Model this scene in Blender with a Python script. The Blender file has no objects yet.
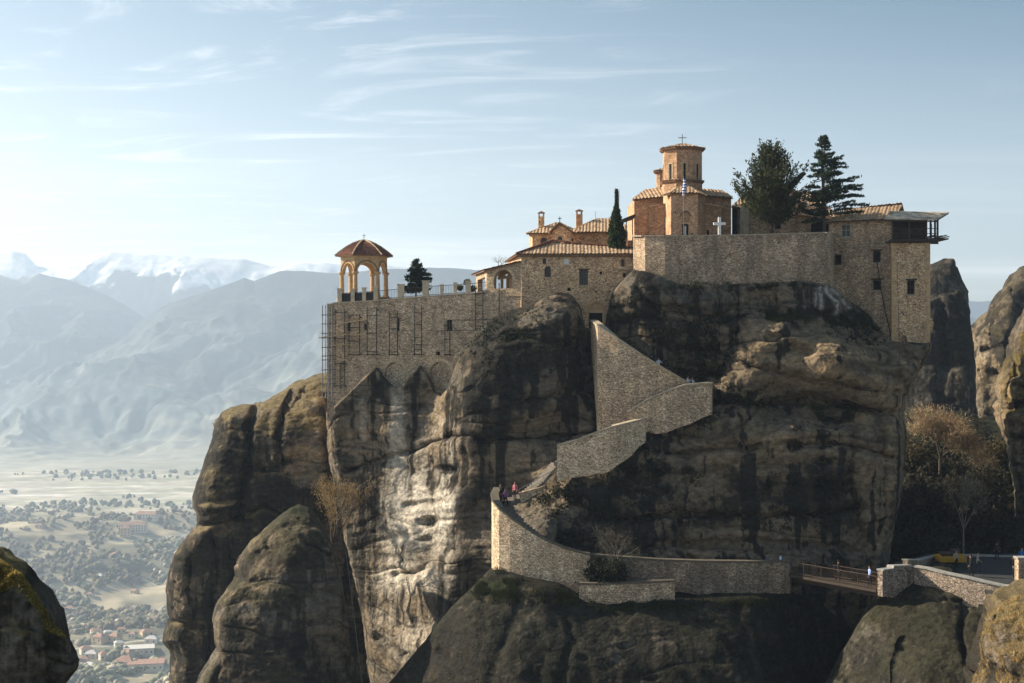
SUN_ELD, SUN_AZD, SUN_E = 29, 71, 5.0
SKY_E, SKY_TINT, SKY_DEEP, CLOUD_COL = .092, (.91, .885, .84, 1), (.085, .265, .36, 1), (9.6, 9.3, 8.9, 1)
HAZE, HAZE_G, EXPO = 1.4e-4, .38, 1.05
SKY_SAT, HAZE_C = .70, (.62, .78, 1.0, 1)
import bpy, bmesh, math, random
import numpy as np
from mathutils import Vector, Matrix
from mathutils.geometry import tessellate_polygon

random.seed(7)
RNG = np.random.default_rng(11)
F, CX, CY = 1422.0, 512.0, 341.5      # 50 mm lens on a 1024 px wide, 36 mm sensor
scene = bpy.context.scene
C = scene.collection
ORG = {}


def W(px, py, Y):
    """point of the place at depth Y that lies in direction (px, py)"""
    return Vector(((px - CX) / F * Y, Y, (CY - py) / F * Y))


def XX(px, Y): return (px - CX) / F * Y
def ZZ(py, Y): return (CY - py) / F * Y


def tag(o, label, cat, group=None, kind=None):
    if label: o['label'] = label
    if cat: o['category'] = cat
    if group: o['group'] = group
    if kind: o['kind'] = kind
    return o


def thing(name, label, cat, loc, group=None):
    o = bpy.data.objects.new(name, None)
    C.objects.link(o)
    o.location = loc
    o.empty_display_size = 0.3
    ORG[o.name] = Vector(loc)
    return tag(o, label, cat, group)


def link(name, me, mat, parent=None, loc=None):
    o = bpy.data.objects.new(name, me)
    C.objects.link(o)
    if mat is not None:
        for m in (mat if isinstance(mat, (list, tuple)) else [mat]):
            me.materials.append(m)
    if parent is not None:
        o.parent = parent
        ORG[o.name] = ORG[parent.name]
    else:
        o.location = loc if loc is not None else (0, 0, 0)
        ORG[o.name] = Vector(o.location)
    return o


def np_mesh(name, V, Fq, col=None, smooth=True, tris=False):
    me = bpy.data.meshes.new(name)
    V = np.asarray(V, np.float32); Fq = np.asarray(Fq, np.int32)
    k = 3 if tris else 4
    me.vertices.add(len(V)); me.vertices.foreach_set('co', V.ravel())
    me.loops.add(Fq.size); me.loops.foreach_set('vertex_index', Fq.ravel())
    me.polygons.add(len(Fq))
    me.polygons.foreach_set('loop_start', np.arange(0, Fq.size, k, dtype=np.int32))
    if smooth:
        me.polygons.foreach_set('use_smooth', np.ones(len(Fq), bool))
    if col is not None:
        a = me.attributes.new('Col', 'FLOAT_COLOR', 'POINT')
        c = np.ones((len(V), 4), np.float32); c[:, :3] = col
        a.data.foreach_set('color', c.ravel())
    me.update(calc_edges=True)
    return me


# ------------------------------------------------------------------ noise
def _hash(xi, yi, zi, seed):
    h = (xi * 374761393 + yi * 668265263 + zi * 1440662683 + seed * 362437) & 0xffffffff
    h = ((h ^ (h >> 13)) * 1274126177) & 0xffffffff
    h = ((h ^ (h >> 15)) * 2246822519) & 0xffffffff
    h = h ^ (h >> 16)
    return h.astype(np.float64) / 2147483648.0 - 1.0


def vn(x, y, z, seed=0):
    x, y, z = np.broadcast_arrays(np.asarray(x, float), np.asarray(y, float), np.asarray(z, float))
    x, y, z = (.8 * x + .6 * y + 13.1, -.6 * x * .8 + .8 * y * .8 + .6 * z + 7.7, .36 * x - .48 * y + .8 * z + 3.3)
    fx, fy, fz = np.floor(x), np.floor(y), np.floor(z)
    xi, yi, zi = fx.astype(np.int64), fy.astype(np.int64), fz.astype(np.int64)
    x, y, z = x - fx, y - fy, z - fz
    u, v, w = (t * t * t * (t * (t * 6 - 15) + 10) for t in (x, y, z))
    r = 0
    for a in (0, 1):
        for b in (0, 1):
            for c in (0, 1):
                r = r + _hash(xi + a, yi + b, zi + c, seed) * (u if a else 1 - u) * (v if b else 1 - v) * (w if c else 1 - w)
    return r


def fbm(x, y, z, octv=4, seed=0, gain=.5):
    r, a, s = 0, 1., 1.
    for i in range(octv):
        r = r + a * vn(x * s, y * s, z * s, seed + i * 17)
        a *= gain; s *= 2.03
    return r


def sstep(a, b, x):
    t = np.clip((x - a) / (b - a), 0, 1)
    return t * t * (3 - 2 * t)


def mixc(c, d, t):
    t = np.clip(t, 0, 1)[..., None]
    return np.asarray(c) * (1 - t) + np.asarray(d) * t


def rbf(ctrl, px, py, c=14.):
    P = np.array(ctrl, float)
    n = len(P)
    phi = lambda r2: np.sqrt(r2 + c * c)
    A = np.zeros((n + 3, n + 3))
    d = (P[:, None, 0] - P[None, :, 0]) ** 2 + (P[:, None, 1] - P[None, :, 1]) ** 2
    A[:n, :n] = phi(d) - np.eye(n) * 1.5
    A[:n, n] = 1; A[:n, n + 1] = P[:, 0] / 100; A[:n, n + 2] = P[:, 1] / 100
    A[n:, :n] = A[:n, n:].T
    b = np.zeros(n + 3); b[:n] = P[:, 2]
    w = np.linalg.solve(A, b)
    out = w[n] + w[n + 1] * px / 100 + w[n + 2] * py / 100
    for i in range(n):
        out = out + w[i] * phi((px - P[i, 0]) ** 2 + (py - P[i, 1]) ** 2)
    return out


def seg_dist(px, py, line):
    best = np.full(px.shape, 1e9)
    for (x0, y0), (x1, y1) in zip(line[:-1], line[1:]):
        dx, dy = x1 - x0, y1 - y0
        t = np.clip(((px - x0) * dx + (py - y0) * dy) / (dx * dx + dy * dy + 1e-9), 0, 1)
        best = np.minimum(best, np.hypot(px - x0 - t * dx, py - y0 - t * dy))
    return best


def spots(px, py, lst):
    r = np.zeros(px.shape)
    for (x, y, sx, sy, a) in lst:
        r = r + a * np.exp(-((px - x) / sx) ** 2 - ((py - y) / sy) ** 2)
    return r


# ------------------------------------------------------------------ rock
def relief(name, T, xl, xr, ctrl, nu, nv, yb=1000, left=(14, 4), right=(14, 4), top=(3, 8), grooves=(), bumps=(),
           amp=1.0, strata=.25, flute=.3, thick=22, color=None, ymid=700, parent=None, mat=None, seed=0, scale=1.0, smooth=()):
    """A rock modelled as a closed solid: a sculpted front skin (depth from control points) that wraps round to sides, top and back."""
    T = np.array(T, float); xl = np.array(xl, float); xr = np.array(xr, float)
    lin = np.linspace(0, 1, nu)
    u = .55 * lin + .45 * (.5 - .5 * np.cos(np.pi * lin))
    y = np.full(nu, T[:, 1].mean())
    for _ in range(60):
        x = np.interp(y, xl[:, 0], xl[:, 1]) * (1 - u) + np.interp(y, xr[:, 0], xr[:, 1]) * u
        y = .5 * y + .5 * np.interp(x, T[:, 0], T[:, 1])
    lv = np.linspace(0, 1, nv)
    lv = .8 * lv + .2 * lv ** 2
    extra = 14
    py = np.empty((nv + extra, nu))
    py[:nv] = y[None, :] + lv[:, None] * (np.maximum(ymid, y + 5) - y)[None, :]
    e = (np.arange(1, extra + 1) / extra) ** 1.4
    py[nv:] = py[nv - 1][None, :] + e[:, None] * (yb - py[nv - 1])[None, :]
    L = np.interp(py, xl[:, 0], xl[:, 1]); R = np.interp(py, xr[:, 0], xr[:, 1])
    px = L * (1 - u)[None, :] + R * u[None, :]
    pyc = np.minimum(py, ymid + 40)
    D = rbf(ctrl, px, pyc)
    for line, w, dep in grooves:
        dd = seg_dist(px + 2.5 * fbm(px * .05, py * .05, 1.5, 2, 5), py + 2.5 * fbm(px * .05, py * .05, 9.5, 2, 6), line)
        D = D + dep * np.exp(-(dd / w) ** 2)
    D = D + spots(px, pyc, bumps)

    def rnd(t): return 1 - np.sqrt(np.clip(1 - (1 - np.clip(t, 0, 1)) ** 2, 0, 1))
    D = D + left[1] * rnd((px - L) / left[0]) + right[1] * rnd((R - px) / right[0]) + top[0] * rnd((py - y[None, :]) / top[1])
    P = np.stack([(px - CX) / F * D, D, (CY - py) / F * D], -1)
    gu = np.gradient(P, axis=1); gv = np.gradient(P, axis=0)
    N = np.cross(gu, gv)
    N /= np.linalg.norm(N, axis=-1, keepdims=True) + 1e-9
    if N[nv // 2, nu // 2, 1] > 0: N = -N
    X, Y, Z = P[..., 0] / scale, P[..., 1] / scale, P[..., 2] / scale
    warp = 1.3 * fbm(X / 9, Y / 9, Z / 9, 2, seed + 3)
    st = vn(X * .07, Y * .07, (Z + warp) * .75, seed + 4) + .55 * vn(X * .12, Y * .12, (Z + warp) * 1.9, seed + 5)
    st2 = np.abs(vn(X * .05, Y * .05, (Z + warp * 1.2) * .42, seed + 8))
    fl = vn(X * .55 + .5 * warp, Y * .4, Z * .06, seed + 6) + .5 * vn(X * 1.3, Y * .9, Z * .12, seed + 7)
    sm = 1 - .75 * np.clip(spots(px, pyc, smooth), 0, 1) if len(smooth) else 1.
    disp = .34 * fbm(X / 5, Y / 5, Z / 5, 3, seed) + .10 * sm * fbm(X / .9, Y / .9, Z / .7, 4, seed + 2, .6)
    lump = 1 - np.abs(fbm(X / 2.6, Y / 2.6, Z / 2.0, 3, seed + 31))
    disp = disp + .16 * sm * lump
    disp = disp + strata * (.75 * st - .9 * np.exp(-(st2 / .06) ** 2)) + flute * .6 * fl
    q1 = (Z + 1.4 * warp + .25 * fbm(X / 2, Y / 2, Z / 2, 2, seed + 61)) / 2.9; q2 = (Z + 1.1 * warp) / 1.05
    b1 = np.sqrt(np.abs(np.sin(np.pi * q1))); b2 = np.sqrt(np.abs(np.sin(np.pi * q2)))
    mk = sstep(-.35, .45, fbm(X / 8, Y / 8, Z / 4, 2, seed + 63)); mk2 = sstep(-.1, .5, fbm(X / 5, Y / 5, Z / 1.5, 2, seed + 65))
    disp = disp + strata * (2.1 * (.35 + .65 * sm) * mk * (b1 - .75) + .7 * sm * mk2 * (b2 - .75))
    crease = sm * mk * np.clip(1 - b1 / .45, 0, 1) + .6 * mk2 * np.clip(1 - b2 / .45, 0, 1)
    vug = vn(X / 1.7, Y / 1.7, Z / .8, seed + 41)
    disp = disp - .45 * sm * sstep(.70, .9, vug)
    keep = sstep(-2, 16, py - y[None, :]) * .8 + .2
    keep = keep * (.35 + .65 * sstep(0, 14, px - L)) * (.35 + .65 * sstep(0, 14, R - px))
    P = P + N * (disp * amp * scale * keep)[..., None]
    col = color(px, py, P, N, dict(st=st, st2=st2, fl=fl, warp=warp, lump=lump, disp=disp, vug=vug, crease=np.clip(crease, 0, 1)), seed) if color else None
    nr, nc = px.shape
    idx = np.arange(nr * nc).reshape(nr, nc)
    V = [P.reshape(-1, 3)]
    Fs = [np.stack([idx[:-1, :-1], idx[1:, :-1], idx[1:, 1:], idx[:-1, 1:]], -1).reshape(-1, 4)]
    ring = np.concatenate([idx[0, :], idx[1:, -1], idx[-1, -2::-1], idx[-2:0:-1, 0]])
    base = V[0][ring]; bc = col.reshape(-1, 3)[ring] if col is not None else None
    cols = [col.reshape(-1, 3)] if col is not None else None
    prev = ring; n0 = nr * nc
    cen = base.mean(0)
    steps = 7
    for k in range(1, steps + 1):
        t = k / steps
        q = base.copy()
        q[:, 1] += thick * t
        sh = 1 - .25 * t ** 3
        lean = cen[0] / cen[1] * thick * t              # the flanks run back along the line of sight, then close in
        q[:, 0] = cen[0] + lean * .9 + (q[:, 0] - cen[0]) * sh
        q[:, 2] -= .12 * thick * t ** 2 * (base[:, 2] > cen[2])
        q += .5 * scale * amp * np.stack([fbm(q[:, 0] / 4 / scale, q[:, 1] / 4 / scale, q[:, 2] / 4 / scale, 3, seed + 50 + i) for i in range(3)], -1)
        ids = n0 + np.arange(len(ring)); n0 += len(ring)
        V.append(q)
        if cols is not None: cols.append(bc)
        nx = np.roll(np.arange(len(ring)), -1)
        Fs.append(np.stack([prev, prev[nx], ids[nx], ids], -1))
        prev = ids
    V.append((V[-1].mean(0))[None, :])
    if cols is not None: cols.append(bc.mean(0)[None, :])
    nx = np.roll(np.arange(len(ring)), -1)
    ce = np.full(len(ring), n0)
    Fs.append(np.stack([prev, prev[nx], ce, ce], -1)[:, :4])
    quads = np.concatenate(Fs[:-1]);
    V = np.concatenate(V)
    last = np.stack([prev, prev[nx], ce], -1)
    # centre fan as degenerate-free quads: split every pair of ring edges
    m = len(ring) // 2 * 2
    fan = np.stack([prev[0:m:2], prev[1:m:2], prev[nx[1:m:2]], np.full(m // 2, n0)], -1)
    quads = np.concatenate([quads, fan])
    allc = np.concatenate(cols) if cols is not None else None
    org = Vector(P[nv - 1, nc // 2]) if parent is None else ORG[parent.name]
    if parent is None: org = Vector((0, 0, 0))
    me = np_mesh(name, V - np.array(org), quads, allc)
    o = link(name, me, mat, parent)
    return o, dict(px=px, py=py, P=P, N=N, nv=nv)


# ------------------------------------------------------------------ mesh builder
class MB:
    def __init__(s): s.v, s.f, s.m = [], [], []
    def add(s, vs, fs, m=0):
        b = len(s.v); s.v += [Vector(v) for v in vs]
        for f in fs: s.f.append([b + i for i in f]); s.m.append(m)
        return s
    def box(s, x0, x1, y0, y1, z0, z1, m=0):
        return s.add([(x, y, z) for z in (z0, z1) for y in (y0, y1) for x in (x0, x1)],
                     [(0, 2, 3, 1), (4, 5, 7, 6), (0, 1, 5, 4), (2, 6, 7, 3), (0, 4, 6, 2), (1, 3, 7, 5)], m)
    def beam(s, a, b, w, h, m=0, up=(0, 0, 1)):
        a, b = Vector(a), Vector(b); d = (b - a).normalized(); up = Vector(up)
        r = d.cross(up)
        if r.length < 1e-4: r = d.cross(Vector((0, 1, 0)))
        r.normalize(); q = r.cross(d).normalized()
        vs = []
        for p in (a, b):
            for i, j in ((-1, -1), (1, -1), (1, 1), (-1, 1)): vs.append(p + r * (i * w / 2) + q * (j * h / 2))
        return s.add(vs, [(0, 3, 2, 1), (4, 5, 6, 7)] + [(i, (i + 1) % 4, 4 + (i + 1) % 4, 4 + i) for i in range(4)], m)
    def tube(s, a, b, r0, r1=None, n=8, m=0, cap=True):
        r1 = r0 if r1 is None else r1
        a, b = Vector(a), Vector(b); d = (b - a).normalized()
        r = d.cross(Vector((0, 0, 1)))
        if r.length < 1e-4: r = Vector((1, 0, 0))
        r.normalize(); q = d.cross(r)
        vs = []
        for p, rad in ((a, r0), (b, r1)):
            for i in range(n):
                t = 2 * math.pi * i / n
                vs.append(p + r * (math.cos(t) * rad) + q * (math.sin(t) * rad))
        fs = [(i, (i + 1) % n, n + (i + 1) % n, n + i) for i in range(n)]
        if cap: fs += [tuple(range(n - 1, -1, -1)), tuple(range(n, 2 * n))]
        return s.add(vs, fs, m)
    def path(s, pts, r, n=5, m=0):
        for a, b in zip(pts[:-1], pts[1:]): s.tube(a, b, r, r, n, m)
        return s
    def lathe(s, c, prof, n=16, m=0, a0=0.):
        c = Vector(c); vs = []; k = len(prof)
        for i in range(n):
            t = a0 + 2 * math.pi * i / n
            for r, z in prof: vs.append(c + Vector((r * math.cos(t), r * math.sin(t), z)))
        fs = []
        for i in range(n):
            j = (i + 1) % n
            for q in range(k - 1): fs.append((i * k + q, j * k + q, j * k + q + 1, i * k + q + 1))
        return s.add(vs, fs, m)
    def poly_prism(s, pts, vec, m=0):
        """closed prism: polygon pts swept along vec"""
        n = len(pts); vec = Vector(vec)
        vs = [Vector(p) for p in pts] + [Vector(p) + vec for p in pts]
        tr = tessellate_polygon([[Vector(p) for p in pts]])
        fs = [tuple(t) for t in tr] + [tuple(n + i for i in reversed(t)) for t in tr]
        fs += [(i, (i + 1) % n, n + (i + 1) % n, n + i) for i in range(n)]
        return s.add(vs, fs, m)
    def build(s, name, mat, parent=None, loc=None, smooth=False, label=None):
        org = ORG[parent.name] if parent is not None else Vector(loc if loc is not None else (0, 0, 0))
        me = bpy.data.meshes.new(name)
        me.from_pydata([tuple(v - org) for v in s.v], [], s.f)
        if any(s.m): me.polygons.foreach_set('material_index', s.m)
        bm = bmesh.new(); bm.from_mesh(me)
        bmesh.ops.recalc_face_normals(bm, faces=bm.faces)
        bm.to_mesh(me); bm.free()
        if smooth: me.polygons.foreach_set('use_smooth', [True] * len(me.polygons))
        o = link(name, me, mat, parent, loc)
        if label: o['label'] = label
        return o


class Plane:
    """vertical wall plane between two ground points; pixels of the survey photo convert to (s, z) on it"""
    def __init__(s, px0, Y0, px1, Y1):
        s.A = Vector((XX(px0, Y0), Y0)); s.B = Vector((XX(px1, Y1), Y1))
        s.u = (s.B - s.A).normalized(); s.n = Vector((s.u.y, -s.u.x)); s.len = (s.B - s.A).length
    def sz(s, px, py):
        d = Vector(((px - CX) / F, 1.0))
        den = d.x * s.u.y - d.y * s.u.x
        t = (s.A.x * s.u.y - s.A.y * s.u.x) / den
        p = d * t
        return ((p - s.A).dot(s.u), t * (CY - py) / F)
    def pt(s, q, off=0.0):
        p = s.A + s.u * q[0] + s.n * off
        return Vector((p.x, p.y, q[1]))
    def at(s, px, py, off=0.0): return s.pt(s.sz(px, py), off)
    def poly(s, pts): return [s.sz(*p) for p in pts]
    def rect(s, x0, x1, y0, y1):
        a = s.sz(x0, (y0 + y1) / 2); b = s.sz(x1, (y0 + y1) / 2); m = s.sz((x0 + x1) / 2, y0); n = s.sz((x0 + x1) / 2, y1)
        return [(a[0], n[1]), (b[0], n[1]), (b[0], m[1]), (a[0], m[1])]
    def arch(s, x0, x1, y0, y1, k=8):
        r = s.rect(x0, x1, y0, y1); w = (r[1][0] - r[0][0]) / 2; cx = (r[0][0] + r[1][0]) / 2; zs = r[2][1] - w
        return [r[0], r[1]] + [(cx + w * math.cos(t), zs + w * math.sin(t)) for t in [math.pi * i / k for i in range(k + 1)]]


def wall_mesh(mb, pl, outline, holes=(), thick=.45, off=0.0, m=0):
    loops = [[Vector((q[0], q[1], 0)) for q in outline]] + [[Vector((q[0], q[1], 0)) for q in h] for h in holes]
    flat = [q for l in loops for q in l]
    tr = tessellate_polygon(loops)
    n = len(flat)
    vs = [pl.pt(q, off) for q in flat] + [pl.pt(q, off - thick) for q in flat]
    fs = [tuple(t) for t in tr] + [tuple(n + i for i in reversed(t)) for t in tr]
    b = 0
    for l in loops:
        k = len(l)
        for i in range(k): fs.append((b + i, b + (i + 1) % k, n + b + (i + 1) % k, n + b + i))
        b += k
    return mb.add(vs, fs, m)


def roof_panel(mb, poly, pitch=.36, row=.42, hgt=.085, slab=.10, m=0, ms=0):
    """barrel-tiled roof plane: poly = [eave0, eave1, top1, top0(optional)] as world points"""
    P = [Vector(p) for p in poly]
    ex = (P[1] - P[0]).normalized(); nn = ex.cross(P[2] - P[0]).normalized()
    if nn.z < 0: nn = -nn
    ev = nn.cross(ex).normalized()
    if ev.z < 0: ev = -ev
    Q = [((p - P[0]).dot(ex), (p - P[0]).dot(ev)) for p in P]
    s0, s1 = min(q[0] for q in Q), max(q[0] for q in Q)
    ns = max(4, int((s1 - s0) / pitch * 4))
    cols = []
    vmaxall = max(q[1] for q in Q)
    nvr = max(3, int(vmaxall / row) * 2 + 2)
    for i in range(ns + 1):
        sx = s0 + (s1 - s0) * i / ns; sx = min(max(sx, s0 + 1e-4), s1 - 1e-4)
        hit = []
        for (a, b), (c, d) in zip(Q, Q[1:] + Q[:1]):
            if (a - sx) * (c - sx) <= 0 and abs(a - c) > 1e-9: hit.append(b + (d - b) * (sx - a) / (c - a))
        cols.append((sx, min(hit), max(hit)) if hit else (sx, 0, 0))
    vs, fs = [], []
    for sx, v0, v1 in cols:
        hh = hgt * abs(math.cos(math.pi * (sx - s0) / pitch)) + .015 * math.sin(sx * 7.3)
        for j in range(nvr):
            k = j // 2
            vv = min(max(k * row + (0 if j % 2 == 0 else row * .98), v0), v1)
            st = .035 * (1 - (0 if j % 2 == 0 else 1))
            vs.append(P[0] + ex * sx + ev * vv + nn * (hh + st))
    for i in range(ns):
        for j in range(nvr - 1): fs.append((i * nvr + j, (i + 1) * nvr + j, (i + 1) * nvr + j + 1, i * nvr + j + 1))
    mb.add(vs, fs, m)
    mb.poly_prism([P[0] + ex * a + ev * b - nn * .012 for a, b in Q], -nn * slab, ms)
    return mb
# ------------------------------------------------------------------ materials
def nodes(name):
    m = bpy.data.materials.new(name); m.use_nodes = True
    nt = m.node_tree; b = nt.nodes['Principled BSDF']
    return m, nt, b


def N_(nt, t, **k):
    n = nt.nodes.new(t)
    for a, v in k.items():
        if a.startswith('i_'):
            n.inputs[int(a[2:]) if a[2:].isdigit() else a[2:]].default_value = v
        else: setattr(n, a, v)
    return n


def ramp(nt, stops):
    r = nt.nodes.new('ShaderNodeValToRGB'); e = r.color_ramp.elements
    while len(e) < len(stops): e.new(.5)
    for i, (p, c) in enumerate(stops): e[i].position = p; e[i].color = (*c, 1)
    return r


def plain(name, col, rough=.8, metal=0., var=.25, scale=3.):
    m, nt, b = nodes(name)
    tc = N_(nt, 'ShaderNodeTexCoord'); no = N_(nt, 'ShaderNodeTexNoise'); no.inputs['Scale'].default_value = scale; no.inputs['Detail'].default_value = 6
    nt.links.new(tc.outputs['Object'], no.inputs['Vector'])
    r = ramp(nt, [(.3, tuple(c * (1 - var) for c in col)), (.7, tuple(min(1, c * (1 + var)) for c in col))])
    nt.links.new(no.outputs['Fac'], r.inputs['Fac']); nt.links.new(r.outputs['Color'], b.inputs['Base Color'])
    b.inputs['Roughness'].default_value = rough; b.inputs['Metallic'].default_value = metal
    b.inputs['Specular IOR Level'].default_value = .25
    return m


def stone(name, c1, c2, c3, size=.36, mortar=(.34, .30, .24), dark=(.06, .055, .045), weather=.45, bump=.5):
    m, nt, b = nodes(name); L = nt.links.new
    tc = N_(nt, 'ShaderNodeTexCoord')
    mp = N_(nt, 'ShaderNodeMapping'); mp.inputs['Scale'].default_value = (1 / size, 1 / size, 1.7 / size)
    L(tc.outputs['Object'], mp.inputs['Vector'])
    wn = N_(nt, 'ShaderNodeTexNoise'); wn.inputs['Scale'].default_value = 1.7; wn.inputs['Detail'].default_value = 4
    L(mp.outputs['Vector'], wn.inputs['Vector'])
    mixv = N_(nt, 'ShaderNodeMix', data_type='VECTOR'); mixv.inputs['Factor'].default_value = .28
    L(mp.outputs['Vector'], mixv.inputs[4]); L(wn.outputs['Color'], mixv.inputs[5])
    vo = N_(nt, 'ShaderNodeTexVoronoi', feature='F1'); ve = N_(nt, 'ShaderNodeTexVoronoi', feature='DISTANCE_TO_EDGE')
    L(mixv.outputs[1], vo.inputs['Vector']); L(mixv.outputs[1], ve.inputs['Vector'])
    r = ramp(nt, [(.0, tuple(.5 * a + .5 * b_ for a, b_ in zip(dark, c1))), (.16, tuple(.7 * a + .3 * b_ for a, b_ in zip(c1, c2))), (.5, c2), (.85, tuple(.75 * a + .25 * b_ for a, b_ in zip(c3, c2))), (1., tuple(min(1, c * 1.15) for c in c3))])
    sp = N_(nt, 'ShaderNodeSeparateColor'); L(vo.outputs['Color'], sp.inputs['Color']); L(sp.outputs[0], r.inputs['Fac'])
    mpb = N_(nt, 'ShaderNodeMapping'); mpb.inputs['Scale'].default_value = (.42, .42, .5); L(mixv.outputs[1], mpb.inputs['Vector'])
    vb = N_(nt, 'ShaderNodeTexVoronoi', feature='F1'); L(mpb.outputs[0], vb.inputs['Vector']); sb = N_(nt, 'ShaderNodeSeparateColor'); L(vb.outputs['Color'], sb.inputs['Color'])
    rb = N_(nt, 'ShaderNodeMapRange'); rb.inputs[3].default_value = .76; rb.inputs[4].default_value = 1.22; L(sb.outputs[0], rb.inputs[0])
    em = N_(nt, 'ShaderNodeMapRange'); em.inputs[1].default_value = .02; em.inputs[2].default_value = .11
    L(ve.outputs['Distance'], em.inputs[0])
    mx = N_(nt, 'ShaderNodeMix', data_type='RGBA'); L(em.outputs[0], mx.inputs['Factor'])
    mx.inputs[6].default_value = (*[.62 * c + .30 * m_ for c, m_ in zip(c1, mortar)], 1); L(r.outputs['Color'], mx.inputs[7])
    # weathering: big damp / lichen patches and vertical runs
    n1 = N_(nt, 'ShaderNodeTexNoise'); n1.inputs['Scale'].default_value = .45; n1.inputs['Detail'].default_value = 8; n1.inputs['Roughness'].default_value = .65
    L(tc.outputs['Object'], n1.inputs['Vector'])
    m2 = N_(nt, 'ShaderNodeMapping'); m2.inputs['Scale'].default_value = (1.4, 1.4, .18); L(tc.outputs['Object'], m2.inputs['Vector'])
    n2 = N_(nt, 'ShaderNodeTexNoise'); n2.inputs['Scale'].default_value = 1.; n2.inputs['Detail'].default_value = 5; L(m2.outputs['Vector'], n2.inputs['Vector'])
    ad = N_(nt, 'ShaderNodeMath', operation='ADD'); L(n1.outputs['Fac'], ad.inputs[0]); L(n2.outputs['Fac'], ad.inputs[1])
    wr = N_(nt, 'ShaderNodeMapRange'); wr.inputs[1].default_value = .85; wr.inputs[2].default_value = 1.25; wr.inputs[3].default_value = 0; wr.inputs[4].default_value = weather
    L(ad.outputs[0], wr.inputs[0])
    mw = N_(nt, 'ShaderNodeMix', data_type='RGBA'); L(wr.outputs[0], mw.inputs['Factor']); L(mx.outputs[2], mw.inputs[6]); mw.inputs[7].default_value = (.075, .068, .055, 1)
    # putlog holes and missing stones
    n3 = N_(nt, 'ShaderNodeTexNoise'); n3.inputs['Scale'].default_value = 3.2; n3.inputs['Detail'].default_value = 1.5; L(tc.outputs['Object'], n3.inputs['Vector'])
    hr = N_(nt, 'ShaderNodeMapRange'); hr.inputs[1].default_value = .70; hr.inputs[2].default_value = .745; L(n3.outputs['Fac'], hr.inputs[0])
    mh = N_(nt, 'ShaderNodeMix', data_type='RGBA'); L(hr.outputs[0], mh.inputs['Factor']); L(mw.outputs[2], mh.inputs[6]); mh.inputs[7].default_value = (.03, .028, .022, 1)
    n5 = N_(nt, 'ShaderNodeTexNoise'); n5.inputs['Scale'].default_value = .9; n5.inputs['Detail'].default_value = 7; n5.inputs['Roughness'].default_value = .7; L(tc.outputs['Object'], n5.inputs['Vector'])
    r5 = N_(nt, 'ShaderNodeMapRange'); r5.inputs[1].default_value = .3; r5.inputs[2].default_value = .7; r5.inputs[3].default_value = .62; r5.inputs[4].default_value = 1.45; L(n5.outputs['Fac'], r5.inputs[0])
    mt = N_(nt, 'ShaderNodeMix', data_type='RGBA', blend_type='MULTIPLY'); mt.inputs['Factor'].default_value = 1; mt.clamp_result = True; L(mh.outputs[2], mt.inputs[6]); pr = N_(nt, 'ShaderNodeMath', operation='MULTIPLY'); L(r5.outputs[0], pr.inputs[0]); L(rb.outputs[0], pr.inputs[1])
    wm = N_(nt, 'ShaderNodeCombineColor'); w1 = N_(nt, 'ShaderNodeMath', operation='MULTIPLY'); w1.inputs[1].default_value = 1.40; L(pr.outputs[0], w1.inputs[0]); w2 = N_(nt, 'ShaderNodeMath', operation='MULTIPLY'); w2.inputs[1].default_value = 1.30; L(pr.outputs[0], w2.inputs[0])
    L(w1.outputs[0], wm.inputs[0]); w3 = N_(nt, 'ShaderNodeMath', operation='MULTIPLY'); w3.inputs[1].default_value = 1.29; L(pr.outputs[0], w3.inputs[0]); L(w3.outputs[0], wm.inputs[1]); L(w2.outputs[0], wm.inputs[2]); L(wm.outputs[0], mt.inputs[7])
    L(mt.outputs[2], b.inputs['Base Color'])
    b.inputs['Roughness'].default_value = .95; b.inputs['Specular IOR Level'].default_value = .15
    hs = N_(nt, 'ShaderNodeMath', operation='MULTIPLY_ADD'); L(sp.outputs[1], hs.inputs[0]); hs.inputs[1].default_value = .6; L(em.outputs[0], hs.inputs[2])
    h2 = N_(nt, 'ShaderNodeMath', operation='MULTIPLY_ADD'); L(hr.outputs[0], h2.inputs[0]); h2.inputs[1].default_value = -2.; L(hs.outputs[0], h2.inputs[2])
    bp = N_(nt, 'ShaderNodeBump'); bp.inputs['Strength'].default_value = bump; bp.inputs['Distance'].default_value = .06
    L(h2.outputs[0], bp.inputs['Height']); L(bp.outputs[0], b.inputs['Normal'])
    return m


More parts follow.
